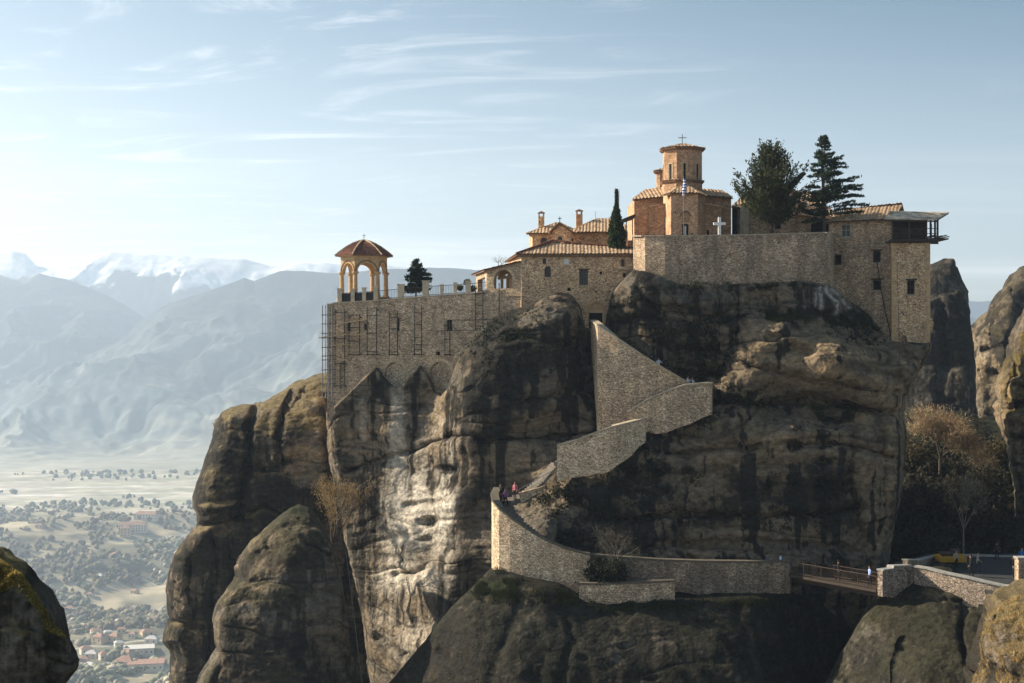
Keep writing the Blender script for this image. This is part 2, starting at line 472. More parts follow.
def rockmat(name, det=1.0, rough=.95, strength=.85):
    m, nt, b = nodes(name); L = nt.links.new
    at = N_(nt, 'ShaderNodeAttribute', attribute_name='Col')
    tc = N_(nt, 'ShaderNodeTexCoord')
    n1 = N_(nt, 'ShaderNodeTexNoise'); n1.inputs['Scale'].default_value = 1.6 * det; n1.inputs['Detail'].default_value = 10; n1.inputs['Roughness'].default_value = .72
    mp = N_(nt, 'ShaderNodeMapping'); mp.inputs['Scale'].default_value = (1, 1, 1.6); L(tc.outputs['Object'], mp.inputs['Vector']); L(mp.outputs[0], n1.inputs['Vector'])
    n2 = N_(nt, 'ShaderNodeTexVoronoi', feature='F1'); n2.inputs['Scale'].default_value = 3.2 * det; n2.inputs['Randomness'].default_value = 1; L(tc.outputs['Object'], n2.inputs['Vector'])
    mr = N_(nt, 'ShaderNodeMapRange'); mr.inputs[1].default_value = .3; mr.inputs[2].default_value = .7; mr.inputs[3].default_value = .30; mr.inputs[4].default_value = 1.75
    L(n1.outputs['Fac'], mr.inputs[0])
    mu = N_(nt, 'ShaderNodeMix', data_type='RGBA', blend_type='MULTIPLY'); mu.inputs['Factor'].default_value = 1
    L(at.outputs['Color'], mu.inputs[6]); L(mr.outputs[0], mu.inputs[7])
    # pale lichen specks
    n3 = N_(nt, 'ShaderNodeTexNoise'); n3.inputs['Scale'].default_value = 5.5 * det; n3.inputs['Detail'].default_value = 3; L(tc.outputs['Object'], n3.inputs['Vector'])
    sr = N_(nt, 'ShaderNodeMapRange'); sr.inputs[1].default_value = .69; sr.inputs[2].default_value = .75; sr.inputs[3].default_value = 0; sr.inputs[4].default_value = .55; L(n3.outputs['Fac'], sr.inputs[0])
    ms = N_(nt, 'ShaderNodeMix', data_type='RGBA'); L(sr.outputs[0], ms.inputs['Factor']); L(mu.outputs[2], ms.inputs[6]); ms.inputs[7].default_value = (.24, .23, .19, 1)
    L(ms.outputs[2], b.inputs['Base Color'])
    b.inputs['Roughness'].default_value = rough; b.inputs['Specular IOR Level'].default_value = .12
    ah = N_(nt, 'ShaderNodeMath', operation='MULTIPLY_ADD'); L(n2.outputs['Distance'], ah.inputs[0]); ah.inputs[1].default_value = .35; L(n1.outputs['Fac'], ah.inputs[2])
    bp = N_(nt, 'ShaderNodeBump'); bp.inputs['Strength'].default_value = strength; bp.inputs['Distance'].default_value = .35 / det
    L(ah.outputs[0], bp.inputs['Height']); L(bp.outputs[0], b.inputs['Normal'])
    return m


def colmat(name, rough=.9, translucent=0., var=0.3, scale=2.):
    """colour from the mesh's own attribute (leaves, terrain)"""
    m, nt, b = nodes(name); L = nt.links.new
    at = N_(nt, 'ShaderNodeAttribute', attribute_name='Col'); tc = N_(nt, 'ShaderNodeTexCoord')
    no = N_(nt, 'ShaderNodeTexNoise'); no.inputs['Scale'].default_value = scale; no.inputs['Detail'].default_value = 6; L(tc.outputs['Object'], no.inputs['Vector'])
    mr = N_(nt, 'ShaderNodeMapRange'); mr.inputs[1].default_value = .3; mr.inputs[2].default_value = .7; mr.inputs[3].default_value = 1 - var; mr.inputs[4].default_value = 1 + var
    L(no.outputs['Fac'], mr.inputs[0])
    mu = N_(nt, 'ShaderNodeMix', data_type='RGBA', blend_type='MULTIPLY'); mu.inputs['Factor'].default_value = 1
    L(at.outputs['Color'], mu.inputs[6]); L(mr.outputs[0], mu.inputs[7]); L(mu.outputs[2], b.inputs['Base Color'])
    b.inputs['Roughness'].default_value = rough; b.inputs['Specular IOR Level'].default_value = .2
    if translucent > 0:
        tr = N_(nt, 'ShaderNodeBsdfTranslucent'); mx = N_(nt, 'ShaderNodeMixShader'); mx.inputs[0].default_value = translucent
        L(mu.outputs[2], tr.inputs['Color']); L(b.outputs[0], mx.inputs[1]); L(tr.outputs[0], mx.inputs[2])
        L(mx.outputs[0], nt.nodes['Material Output'].inputs['Surface'])
    return m


def tilemat(name, cols):
    m, nt, b = nodes(name); L = nt.links.new
    tc = N_(nt, 'ShaderNodeTexCoord')
    vo = N_(nt, 'ShaderNodeTexVoronoi', feature='F1'); vo.inputs['Scale'].default_value = 3.2; L(tc.outputs['Object'], vo.inputs['Vector'])
    sp = N_(nt, 'ShaderNodeSeparateColor'); L(vo.outputs['Color'], sp.inputs['Color'])
    no = N_(nt, 'ShaderNodeTexNoise'); no.inputs['Scale'].default_value = 1.1; no.inputs['Detail'].default_value = 6; L(tc.outputs['Object'], no.inputs['Vector'])
    ad = N_(nt, 'ShaderNodeMath', operation='MULTIPLY_ADD'); L(sp.outputs[0], ad.inputs[0]); ad.inputs[1].default_value = .55; 
    su = N_(nt, 'ShaderNodeMath', operation='MULTIPLY'); L(no.outputs['Fac'], su.inputs[0]); su.inputs[1].default_value = .5; L(su.outputs[0], ad.inputs[2])
    r = ramp(nt, [(.15 + .7 * i / (len(cols) - 1), c) for i, c in enumerate(cols)]); L(ad.outputs[0], r.inputs['Fac'])
    L(r.outputs['Color'], b.inputs['Base Color']); b.inputs['Roughness'].default_value = .9; b.inputs['Specular IOR Level'].default_value = .2
    return m


M = dict(
    wall_sunny=stone('sunlit_stair_wall', (.25, .195, .12), (.54, .43, .28), (.86, .73, .53), .38, (.40, .34, .25), weather=.35),  # brighter copy of the stair rubble, sunlight put into its colour
    wall_path=stone('shaded_path_wall', (.13, .105, .07), (.27, .22, .15), (.46, .39, .28), .40, (.22, .19, .14), weather=.7),  # darker copy for the path wall, its shade put into the colour
    rock=rockmat('cliff_rock', strength=.6), rock_far=rockmat('far_rock', .5), rock_near=rockmat('near_rock', 2.2),
    wall_old=stone('old_rubble_wall', (0.224, 0.165, 0.099), (0.422, 0.323, 0.205), (0.660, 0.535, 0.356), .44, (.33, .29, .23), weather=.6),
    wall_terrace=stone('terrace_rubble_wall', (0.238, 0.185, 0.112), (0.436, 0.350, 0.231), (0.686, 0.568, 0.396), .46, (.36, .32, .25), weather=.4),
    wall_grey=stone('grey_retaining_wall', (0.185, 0.143, 0.092), (0.343, 0.271, 0.182), (0.554, 0.455, 0.323), .44, (.26, .24, .20), weather=.65),
    wall_tan=stone('tan_rubble_wall', (0.224, 0.145, 0.073), (0.554, 0.403, 0.231), (0.792, 0.620, 0.409), .40, (.42, .35, .26), weather=.25),
    wall_brick=stone('brick_and_stone', (.29, .165, .09), (.43, .29, .17), (.58, .43, .285), .30, (.42, .32, .22), dark=(.16, .09, .05), weather=.2),
    wall_stair=stone('stair_rubble_wall', (0.198, 0.152, 0.092), (0.449, 0.350, 0.224), (0.792, 0.647, 0.449), .40, (.30, .27, .22), weather=.45),
    wall_pale=stone('pale_plaza_wall', (.10, .085, .065), (.24, .205, .155), (.48, .42, .34), .40, (.16, .14, .11), weather=.25),
    coping=plain('stone_coping', (.40, .34, .25), .9), coping_pale=plain('pale_coping', (.30, .295, .275), .9), arch_stone=plain('arch_stone', (.52, .41, .27), .9),
    plaster=plain('ochre_plaster', (.52, .40, .25), .9), ashlar=plain('sandstone_ashlar', (.52, .36, .20), .9, var=.2),
    cream=plain('cream_stone', (.55, .46, .33), .9, var=.2),
    tile_red=tilemat('red_roof_tiles', [(.07, .035, .025), (.14, .06, .042), (.20, .09, .06), (.16, .085, .06)]),
    tile_tan=tilemat('weathered_roof_tiles', [(.22, .13, .08), (.46, .32, .20), (.62, .48, .33), (.40, .25, .15)]),
    tile_edge=plain('roof_underside', (.20, .12, .07), .9),
    dark=plain('dark_interior', (.012, .011, .01), .9), glass=plain('window_glass', (.03, .035, .04), .15),
    iron=plain('black_iron', (.03, .03, .03), .6), rust=plain('rusty_steel', (.06, .04, .028), .8),
    steel=plain('galvanised_steel', (.22, .22, .22), .5, .6), timber=plain('weathered_timber', (.055, .042, .032), .85),
    board=plain('scaffold_board', (.50, .36, .20), .8), frame=plain('window_frame', (.07, .06, .055), .7), frame_pale=plain('pale_window_frame', (.5, .48, .42), .7),
    sheet=plain('rusty_sheet_metal', (.50, .42, .32), .8, 0., .55, 1.6), white=plain('white_paint', (.8, .8, .8), .6, var=.05),
    bark=plain('bark', (.075, .055, .04), .95), bark_pale=plain('pale_bark', (.15, .125, .095), .95), leaf=colmat('leaves', .75, .35), twig=colmat('twigs', .9, .25),
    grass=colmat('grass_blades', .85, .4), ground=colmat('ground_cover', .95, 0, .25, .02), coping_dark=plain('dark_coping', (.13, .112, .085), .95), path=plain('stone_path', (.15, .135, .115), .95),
    plaza=plain('asphalt_plaza', (.035, .037, .039), .9), concrete=plain('concrete', (.35, .34, .32), .9), yellow=plain('yellow_canvas', (.42, .23, .02), .7, var=.15),
    blue=plain('blue_paint', (.05, .12, .45), .6), pot=plain('terracotta_pot', (.35, .17, .09), .85),
    skin=plain('skin', (.45, .27, .19), .6, var=.05), hair=plain('dark_hair', (.02, .015, .012), .7),
    hwall=plain('house_render', (.62, .56, .48), .9, var=.08, scale=.2), hwall2=plain('house_render_ochre', (.55, .42, .28), .9, var=.08, scale=.2),
    hroof=plain('house_roof_tiles', (.36, .21, .15), .9, var=.25, scale=.4), hroof2=plain('house_roof_pale', (.60, .58, .55), .8, var=.1, scale=.4),
)
CLOTH = {}
def cloth(c):
    k = tuple(c)
    if k not in CLOTH: CLOTH[k] = plain('cloth_%02d' % len(CLOTH), c, .9, var=.1)
    return CLOTH[k]
# ------------------------------------------------------------------ rock palette
TAN, BROWN, GREY = (.325, .252, .17), (.168, .136, .10), (.19, .17, .142)
LICH, PALE, MOSS, GOLD = (.030, .029, .025), (.76, .69, .58), (.060, .065, .022), (.46, .34, .13)


def rockcolor(dark=0., mossmin=.30, regions=(), pale=(), tan=(), moss=0., mosscol=MOSS, streak=.6, lines=(), sc=1., grassy=()):
    def f(px, py, P, N, a, seed):
        X, Y, Z = P[..., 0] / sc, P[..., 1] / sc, P[..., 2] / sc
        big = fbm(X / 7, Y / 7, Z / 4, 4, seed + 70)
        mid = fbm(X / 2.2, Y / 2.2, Z / 1.6, 4, seed + 71)
        fin = fbm(X / .5, Y / .5, Z / .4, 3, seed + 72)
        t = spots(px, py, tan)
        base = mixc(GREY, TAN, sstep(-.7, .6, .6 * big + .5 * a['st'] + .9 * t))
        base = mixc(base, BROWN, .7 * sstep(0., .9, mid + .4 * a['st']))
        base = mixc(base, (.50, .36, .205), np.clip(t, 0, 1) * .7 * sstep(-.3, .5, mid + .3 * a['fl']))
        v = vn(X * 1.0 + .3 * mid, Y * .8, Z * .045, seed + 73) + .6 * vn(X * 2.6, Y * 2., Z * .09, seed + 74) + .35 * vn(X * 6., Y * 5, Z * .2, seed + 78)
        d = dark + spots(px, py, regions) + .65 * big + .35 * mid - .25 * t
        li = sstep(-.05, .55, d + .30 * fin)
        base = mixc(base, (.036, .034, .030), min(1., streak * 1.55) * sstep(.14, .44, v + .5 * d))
        base = base * (1 - .6 * a['crease'])[..., None]  # dust and shade of the ledge creases put into the rock colour
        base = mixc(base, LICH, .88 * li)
        # darker bands along the grooves between beds
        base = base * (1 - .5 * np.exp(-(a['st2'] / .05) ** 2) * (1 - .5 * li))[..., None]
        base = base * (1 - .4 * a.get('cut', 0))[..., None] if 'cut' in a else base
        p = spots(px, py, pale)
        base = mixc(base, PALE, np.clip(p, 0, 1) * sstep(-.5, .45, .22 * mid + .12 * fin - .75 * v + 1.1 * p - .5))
        for ln, w, c, al in lines:
            q = np.exp(-(seg_dist(px + 1.5 * vn(px * .1, py * .1, 2., 8), py, ln) / w) ** 2)
            base = mixc(base, c, al * q * sstep(-.7, .3, fin + .5))
        if moss > 0:
            up = sstep(mossmin, mossmin + .42, N[..., 2] + .22 * mid + .12 * fin)
            base = mixc(base, np.asarray(mosscol), up * moss)
        g = spots(px, py, grassy)
        if len(grassy): base = mixc(base, (.030, .038, .014), sstep(.3, .7, g + .25 * fin))
        base = base * (1 + .30 * fin * .6 + .14 * mid)[..., None]
        return np.clip(base * .55, .005, .9)
    return f


# ------------------------------------------------------------------ the main cliff
T_main = [(325, 413), (332, 408), (352, 388), (370, 371), (376, 366), (383, 376), (393, 387), (402, 385), (419, 366), (427, 374), (434, 391),
          (441, 396), (448, 389), (453, 374), (462, 352), (475, 336), (490, 319), (500, 313), (520, 307), (545, 298), (560, 292), (572, 296),
          (579, 307), (584, 328), (604, 331), (607, 314), (612, 294), (622, 281), (634, 268), (650, 273), (680, 282), (720, 285), (760, 283),
          (800, 280), (832, 287), (850, 301), (870, 315), (885, 335), (893, 343), (915, 345), (933, 342)]
xl_main = [(360, 327), (412, 326), (470, 331), (545, 346), (600, 359), (640, 365), (683, 370), (720, 374)]
xr_main = [(250, 933), (345, 932), (352, 930), (362, 924), (380, 914), (398, 905), (415, 903), (430, 906), (460, 904), (490, 901), (520, 896), (545, 890), (575, 886), (600, 884), (700, 878)]
ctrl_main = [
    (330, 410, 143.4), (330, 500, 145.3), (345, 600, 146), (365, 690, 146), (370, 372, 142.2), (365, 450, 143.6), (370, 550, 143.6), (395, 388, 141.6), (400, 430, 140.8),
    (400, 500, 140.5), (400, 600, 139.5), (400, 690, 138.5), (420, 368, 140.3), (440, 398, 139.6), (440, 430, 139), (440, 480, 137), (440, 550, 135), (440, 620, 134), (440, 690, 133),
    (452, 362, 139.6), (461, 372, 136.2), (459, 400, 135.2), (459, 440, 133.8), (454, 500, 132.6), (451, 560, 132.2), (448, 620, 131.5), (475, 337, 137.2), (475, 370, 133.9), (490, 345, 133.7), (478, 420, 133.6), (480, 450, 133.2), (478, 520, 133), (478, 600, 132.5),
    (505, 313, 138), (505, 335, 134), (515, 370, 132.6), (515, 420, 132.2), (520, 436, 133.4), (525, 455, 132), (530, 500, 131.8), (520, 560, 129),
    (560, 293, 137.6), (560, 315, 133.3), (562, 360, 132), (560, 410, 132.2), (560, 438, 133.5), (550, 470, 130), (560, 500, 128.3),
    (583, 300, 137.4), (584, 330, 136), (588, 360, 135.5), (590, 400, 135), (592, 332, 138.4), (600, 332, 138.2), (606, 345, 137), (606, 310, 137), (620, 300, 134.5), (620, 282, 135),
    (640, 275, 133), (640, 330, 134.2), (650, 355, 134.2), (680, 372, 133.3), (715, 372, 131.8), (700, 330, 132), (690, 287, 132.4), (660, 300, 132.2),
    (725, 395, 130), (720, 287, 132.4), (760, 285, 132.4), (800, 283, 132.4), (832, 292, 133), (760, 315, 131.2), (800, 320, 131), (850, 303, 136.5), (870, 318, 137), (888, 338, 136),
    (840, 335, 131.5), (880, 350, 132.5), (922, 352, 133.2), (905, 362, 131.8), (910, 350, 133.2), (780, 345, 126.6), (730, 340, 131), (830, 370, 126.2), (870, 385, 127), (900, 385, 131.5), (760, 385, 128.4),
    (720, 404, 131.2), (780, 400, 131.6), (840, 410, 131.4), (890, 418, 131), (720, 425, 128.3), (790, 430, 126.2), (850, 436, 126.8), (890, 445, 129.6),
    (615, 440, 129.8), (650, 435, 130.2), (690, 420, 130.2), (640, 470, 128.4), (600, 480, 128), (575, 480, 128.3), (700, 470, 127.6), (780, 480, 126.9), (850, 490, 127.2), (890, 500, 129),
    (540, 520, 126.8), (580, 520, 126.5), (640, 520, 126.8), (720, 520, 126.8), (800, 530, 126.3), (870, 540, 127.6), (530, 545, 126), (600, 560, 125.2), (700, 560, 125.2), (800, 562, 125), (870, 575, 126.5),
    (600, 620, 124), (700, 620, 124), (800, 620, 125.5), (870, 640, 128), (600, 690, 123), (800, 690, 126)]
gro_main = [([(345, 470), (380, 460), (410, 452), (440, 442), (453, 436)], 2.2, .9), ([(450, 437), (500, 439), (560, 437), (598, 434)], 2.5, 1.3),
            ([(600, 395), (660, 392), (715, 402), (760, 404), (810, 398), (850, 404), (902, 414)], 4.5, 2.0), ([(715, 350), (750, 366), (790, 376), (845, 384), (900, 395)], 3.5, 1.2),
            ([(790, 446), (845, 444), (890, 456)], 4, 1.5), ([(640, 448), (690, 455), (760, 446)], 3.5, 1.3), ([(620, 520), (680, 512), (760, 518), (860, 508)], 4, 1.2), ([(640, 315), (690, 322), (740, 318)], 4, 1.0), ([(870, 330), (900, 352), (915, 362)], 4, .8), ([(560, 540), (640, 548), (760, 540), (860, 552)], 4, .7),
            ([(583, 335), (594, 380), (597, 430)], 4, 1.2), ([(770, 335), (790, 345), (806, 352)], 6, 1.0), ([(405, 505), (440, 500)], 3, .8), ([(395, 575), (425, 570)], 3, .7),
            ([(330, 410), (332, 460), (338, 520)], 3, 1.0), ([(855, 420), (848, 480), (868, 560)], 4, .7), ([(880, 430), (884, 500), (870, 570)], 3, .6),
            ([(735, 290), (740, 330), (720, 380)], 4, .6), ([(640, 290), (660, 310), (720, 318)], 4, .8), ([(480, 345), (520, 338), (560, 345), (590, 352)], 4, .7), ([(465, 390), (530, 398), (590, 390)], 3.5, .6), ([(690, 470), (680, 520), (690, 560)], 4, .5)]
bump_main = [(785, 352, 22, 10, 1.8), (760, 300, 18, 12, 1.0), (820, 462, 12, 5, 1.6), (830, 432, 16, 7, -1.2), (700, 300, 35, 14, -.8), (470, 400, 10, 40, -.3), (430, 522, 9, 4, 1.4), (447, 470, 10, 4, 1.0),
             (770, 465, 14, 5, 1.0), (735, 443, 14, 4, 1.0), (412, 573, 9, 3, 1.0), (425, 540, 7, 2.5, .9), (700, 350, 22, 15, -.7), (520, 325, 22, 10, -.7), (575, 318, 10, 14, -.5), (845, 360, 20, 18, -.8)]
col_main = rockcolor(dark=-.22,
    regions=[(520, 345, 75, 35, .75), (490, 375, 36, 55, .75), (620, 300, 28, 35, .5), (700, 300, 60, 14, .3), (700, 350, 40, 32, .6), (640, 500, 40, 22, .2), (660, 460, 40, 12, .25), (800, 500, 70, 28, .35), (480, 590, 40, 40, .7), (470, 480, 22, 60, .35),  # lichen patches; some put the shade right of the lit face into colour
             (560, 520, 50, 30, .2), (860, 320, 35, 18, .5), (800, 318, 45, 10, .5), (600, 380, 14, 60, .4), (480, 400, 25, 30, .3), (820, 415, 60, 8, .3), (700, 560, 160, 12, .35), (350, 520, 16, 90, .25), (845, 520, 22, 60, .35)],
    pale=[(415, 515, 36, 40, 1.15), (400, 450, 40, 40, .4), (446, 515, 8, 40, .9), (415, 580, 44, 14, 1.0), (395, 560, 14, 40, .5), (398, 430, 8, 60, .55), (448, 440, 10, 26, .6), (380, 620, 22, 26, .4), (362, 425, 5, 45, .3), (420, 640, 28, 30, .6), (427, 372, 12, 6, .5), (690, 315, 30, 10, .2), (735, 300, 25, 8, .25)],  # pale rock, brightened further to put the sunlit face into the colour
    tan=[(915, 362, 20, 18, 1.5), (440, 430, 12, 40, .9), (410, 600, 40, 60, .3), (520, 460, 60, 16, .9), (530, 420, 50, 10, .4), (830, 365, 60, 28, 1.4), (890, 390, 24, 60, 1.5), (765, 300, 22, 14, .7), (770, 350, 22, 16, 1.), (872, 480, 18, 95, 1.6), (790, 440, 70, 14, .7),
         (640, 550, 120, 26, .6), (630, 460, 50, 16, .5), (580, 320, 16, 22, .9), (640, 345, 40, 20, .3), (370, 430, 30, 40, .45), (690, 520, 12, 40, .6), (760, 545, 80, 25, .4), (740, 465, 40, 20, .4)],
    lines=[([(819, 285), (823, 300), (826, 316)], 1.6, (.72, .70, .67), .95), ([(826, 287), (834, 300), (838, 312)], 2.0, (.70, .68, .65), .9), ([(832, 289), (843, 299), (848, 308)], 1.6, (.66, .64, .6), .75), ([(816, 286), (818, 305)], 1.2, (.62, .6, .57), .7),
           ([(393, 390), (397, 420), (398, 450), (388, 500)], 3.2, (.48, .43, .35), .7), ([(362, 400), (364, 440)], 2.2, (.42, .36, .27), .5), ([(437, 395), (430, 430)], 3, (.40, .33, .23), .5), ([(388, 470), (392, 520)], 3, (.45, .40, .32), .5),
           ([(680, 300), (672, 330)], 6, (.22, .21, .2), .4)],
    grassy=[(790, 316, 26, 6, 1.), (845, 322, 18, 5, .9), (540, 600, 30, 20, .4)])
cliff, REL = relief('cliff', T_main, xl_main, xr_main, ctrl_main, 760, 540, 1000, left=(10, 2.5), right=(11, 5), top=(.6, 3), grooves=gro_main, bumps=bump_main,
                    amp=.8, strata=.24, flute=.22, thick=19, smooth=[(415, 500, 40, 60, 1.), (415, 590, 45, 50, .9), (385, 430, 40, 40, .7)], color=col_main, mat=M['rock'], seed=1)
tag(cliff, 'tall sandstone cliff streaked with dark lichen, carrying the monastery and its stairs', 'cliff', None, 'structure')

# ------------------------------------------------------------------ slope below the stairs
T_low = [(370, 700), (385, 690), (400, 671), (425, 640), (450, 608), (470, 589), (488, 571), (500, 568), (530, 577), (560, 583), (585, 600), (620, 602), (700, 597), (740, 595), (790, 592), (815, 600), (850, 625), (880, 650), (900, 680)]
ctrl_low = [(400, 680, 123), (450, 612, 121.5), (488, 572, 122.2), (420, 690, 119.5), (470, 620, 118.5), (520, 590, 119.3), (520, 640, 115.5), (500, 690, 113.5), (560, 586, 119.4), (600, 603, 119), (600, 640, 115.2), (600, 690, 112.4), (700, 600, 119),
            (700, 640, 115.5), (700, 690, 112.5), (770, 598, 119.6), (770, 640, 117), (770, 690, 114), (800, 600, 123), (820, 640, 124), (820, 690, 122), (870, 650, 126), (870, 690, 126)]
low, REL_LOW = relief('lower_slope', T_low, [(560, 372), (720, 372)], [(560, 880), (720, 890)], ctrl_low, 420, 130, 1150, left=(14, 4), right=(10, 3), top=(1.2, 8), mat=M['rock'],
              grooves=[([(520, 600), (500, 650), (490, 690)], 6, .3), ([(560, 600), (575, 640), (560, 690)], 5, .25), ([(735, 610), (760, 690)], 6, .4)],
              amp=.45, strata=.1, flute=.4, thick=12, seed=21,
              color=rockcolor(dark=.95, regions=[(520, 590, 30, 16, -.5), (600, 650, 60, 40, -.1), (800, 640, 60, 60, .6), (450, 660, 30, 40, .35), (700, 650, 40, 40, -.2)], streak=.5, moss=.25, mosscol=(.035, .04, .016),  # lichen, with the shade of slope and gulf put into the colour
                              pale=[(520, 630, 4, 40, .12)], tan=[(400, 672, 10, 8, .6)], grassy=[(500, 588, 20, 12, .9), (570, 597, 20, 6, .8), (640, 606, 50, 5, 1.), (740, 602, 40, 4, .8)]))  # tan spot puts the sunlit left rim into the colour
tag(low, 'dark lichen covered slope below the curved stair wall', 'slope', None, 'structure')

# ------------------------------------------------------------------ left pillar
T_p = [(165, 560), (180, 500), (195, 470), (204, 450), (212, 428), (222, 412), (232, 407), (245, 405), (258, 404), (280, 393), (300, 383), (318, 377), (335, 370), (355, 362), (400, 355)]
xl_p = [(400, 214), (428, 214), (440, 212), (455, 207), (470, 202), (485, 196), (497, 192), (507, 192), (513, 196), (524, 197), (529, 196), (534, 190), (545, 181), (556, 174), (570, 169), (590, 166), (605, 167), (622, 171), (632, 166), (641, 163), (650, 170), (660, 172), (683, 168), (720, 164)]
xr_p = [(350, 372), (720, 372)]
ctrl_p = [(235, 410, 158), (222, 440, 156.5), (232, 480, 155), (215, 505, 153.5), (255, 500, 154), (300, 385, 162), (260, 420, 157), (275, 440, 155), (300, 410, 158), (330, 385, 162), (310, 440, 154.5), (340, 420, 157), (330, 470, 154.5), (275, 480, 155), (300, 500, 154.8),
          (340, 520, 156), (215, 520, 153.2), (220, 530, 155), (190, 560, 156), (200, 600, 154.5), (235, 580, 155.5), (260, 620, 156), (190, 640, 154.6), (210, 690, 154), (270, 690, 156), (350, 600, 158), (350, 690, 158)]
pillar = relief('rock_pillar', T_p, xl_p, xr_p, ctrl_p, 330, 300, 960, left=(18, 6), right=(10, 3), top=(5, 14), mat=M['rock'],
                grooves=[([(256, 405), (248, 425), (248, 470), (241, 500), (238, 520)], 3.2, 3.2), ([(290, 392), (283, 415), (280, 440), (284, 468)], 3, 2.2), ([(198, 526), (230, 521), (262, 507), (285, 515)], 2.4, 2.0), ([(214, 538), (217, 570), (213, 610), (208, 683)], 2.2, 1.6), ([(230, 545), (240, 600)], 2, .8),
                         ([(325, 400), (330, 440), (333, 480)], 4, 1.6), ([(170, 622), (200, 628), (230, 624)], 3, .8), ([(190, 560), (192, 620)], 2, .7), ([(200, 510), (240, 505)], 3, -.9), ([(258, 470), (290, 476), (330, 470)], 3, .6), ([(310, 385), (290, 410)], 3, .8)],
                bumps=[(300, 458, 16, 18, 1.0), (265, 460, 8, 18, .7), (320, 405, 12, 8, -1.2)],
                amp=.85, strata=.2, flute=.22, thick=22, seed=33,
                color=rockcolor(dark=.3, regions=[(225, 460, 22, 45, .5), (275, 500, 60, 22, .5), (300, 425, 12, 12, .6), (245, 575, 25, 35, .5), (190, 600, 14, 40, .1), (270, 425, 20, 14, .3)],
                                tan=[(305, 458, 26, 17, 1.5), (266, 458, 12, 18, 1.2), (245, 508, 28, 5, 1.2), (300, 503, 30, 6, .9), (190, 590, 20, 40, .5), (185, 640, 20, 6, .8)], moss=.5, mossmin=.38, mosscol=(.40, .31, .15), streak=.6))[0]  # moss on top, its gold raised to carry the sunlit rim
tag(pillar, 'broad dark rock pillar with moss topped shoulder beside the scaffolded wall', 'rock pillar')

# ------------------------------------------------------------------ boulder in front of the pillar
T_b = [(196, 690), (208, 668), (217, 640), (225, 600), (238, 560), (246, 547), (258, 535), (270, 524), (283, 513), (292, 508), (299, 507), (308, 510), (318, 520), (330, 540), (340, 570), (352, 640), (356, 690)]
xl_b = [(500, 240), (545, 240), (560, 238), (577, 239), (584, 235), (594, 226), (604, 216), (620, 213), (640, 216), (652, 219), (662, 213), (675, 203), (690, 196), (720, 190)]
xr_b = [(500, 325), (540, 333), (570, 340), (610, 347), (640, 350), (700, 353)]
ctrl_b = [(297, 508, 132.0), (297, 530, 128.0), (260, 545, 128.5), (290, 560, 125.5), (245, 570, 127.5), (270, 600, 124.0), (320, 560, 126.5), (235, 600, 125.0), (330, 620, 125.0), (280, 650, 122.5), (230, 640, 124.0), (225, 690, 123.5), (290, 690, 121.5), (340, 690, 125.0), (345, 640, 126.5)]
boulder = relief('rock_boulder', T_b, xl_b, xr_b, ctrl_b, 260, 220, 1060, left=(13, 4), right=(12, 1.5), top=(4, 12), mat=M['rock'],
                 grooves=[([(222, 668), (214, 690)], 2.5, 1.), ([(305, 545), (330, 552)], 2.5, .7), ([(240, 580), (285, 588), (335, 590)], 3, .5), ([(280, 618), (345, 626)], 2, .35), ([(300, 500), (255, 548)], 4, -.4)],
                 amp=.8, strata=.2, flute=.15, thick=5, seed=47,
                 color=rockcolor(dark=.12, regions=[(260, 630, 45, 40, .7), (300, 570, 30, 18, .15), (325, 640, 15, 60, -.4)], tan=[(262, 535, 30, 20, .2), (290, 678, 50, 8, .5)], pale=[(320, 620, 30, 70, .18)], moss=.2, mosscol=(.16, .15, .05), streak=.45, grassy=[(300, 511, 14, 5, 1.)]))[0]
tag(boulder, 'grey rounded boulder leaning before the rock pillar, left of the pale cliff face', 'boulder')

# ------------------------------------------------------------------ spur below the plaza wall
T_f = [(815, 710), (826, 685), (841, 652), (861, 624), (880, 598), (893, 588), (905, 582), (920, 576), (934, 572), (953, 575), (972, 590), (985, 598), (1003, 602), (1060, 610)]
ctrl_f = [(841, 660, 116), (882, 604, 115.5), (934, 580, 116), (980, 602, 112.5), (1040, 612, 110), (870, 650, 112.6), (900, 620, 112), (940, 600, 112.6), (980, 630, 108), (900, 690, 106), (960, 690, 104), (860, 690, 111), (1040, 690, 102)]
spur = relief('rock_spur', T_f, [(560, 826), (720, 812)], [(560, 1090), (720, 1090)], ctrl_f, 260, 120, 1250, left=(10, 3), right=(10, 3), top=(1.0, 6), mat=M['rock'],
              grooves=[([(905, 602), (945, 600), (975, 606)], 2, .5), ([(968, 600), (960, 640), (975, 690)], 3, .8), ([(900, 640), (890, 690)], 4, .5)],
              amp=.7, strata=.12, flute=.25, thick=9, seed=59,
              color=rockcolor(dark=.5, regions=[(880, 660, 40, 30, .5), (945, 640, 25, 12, .4), (985, 640, 25, 40, .3), (935, 595, 20, 8, -.5)], streak=.3, moss=.25))[0]
tag(spur, 'smooth dark grey spur of rock under the pale stone plaza wall', 'rock')

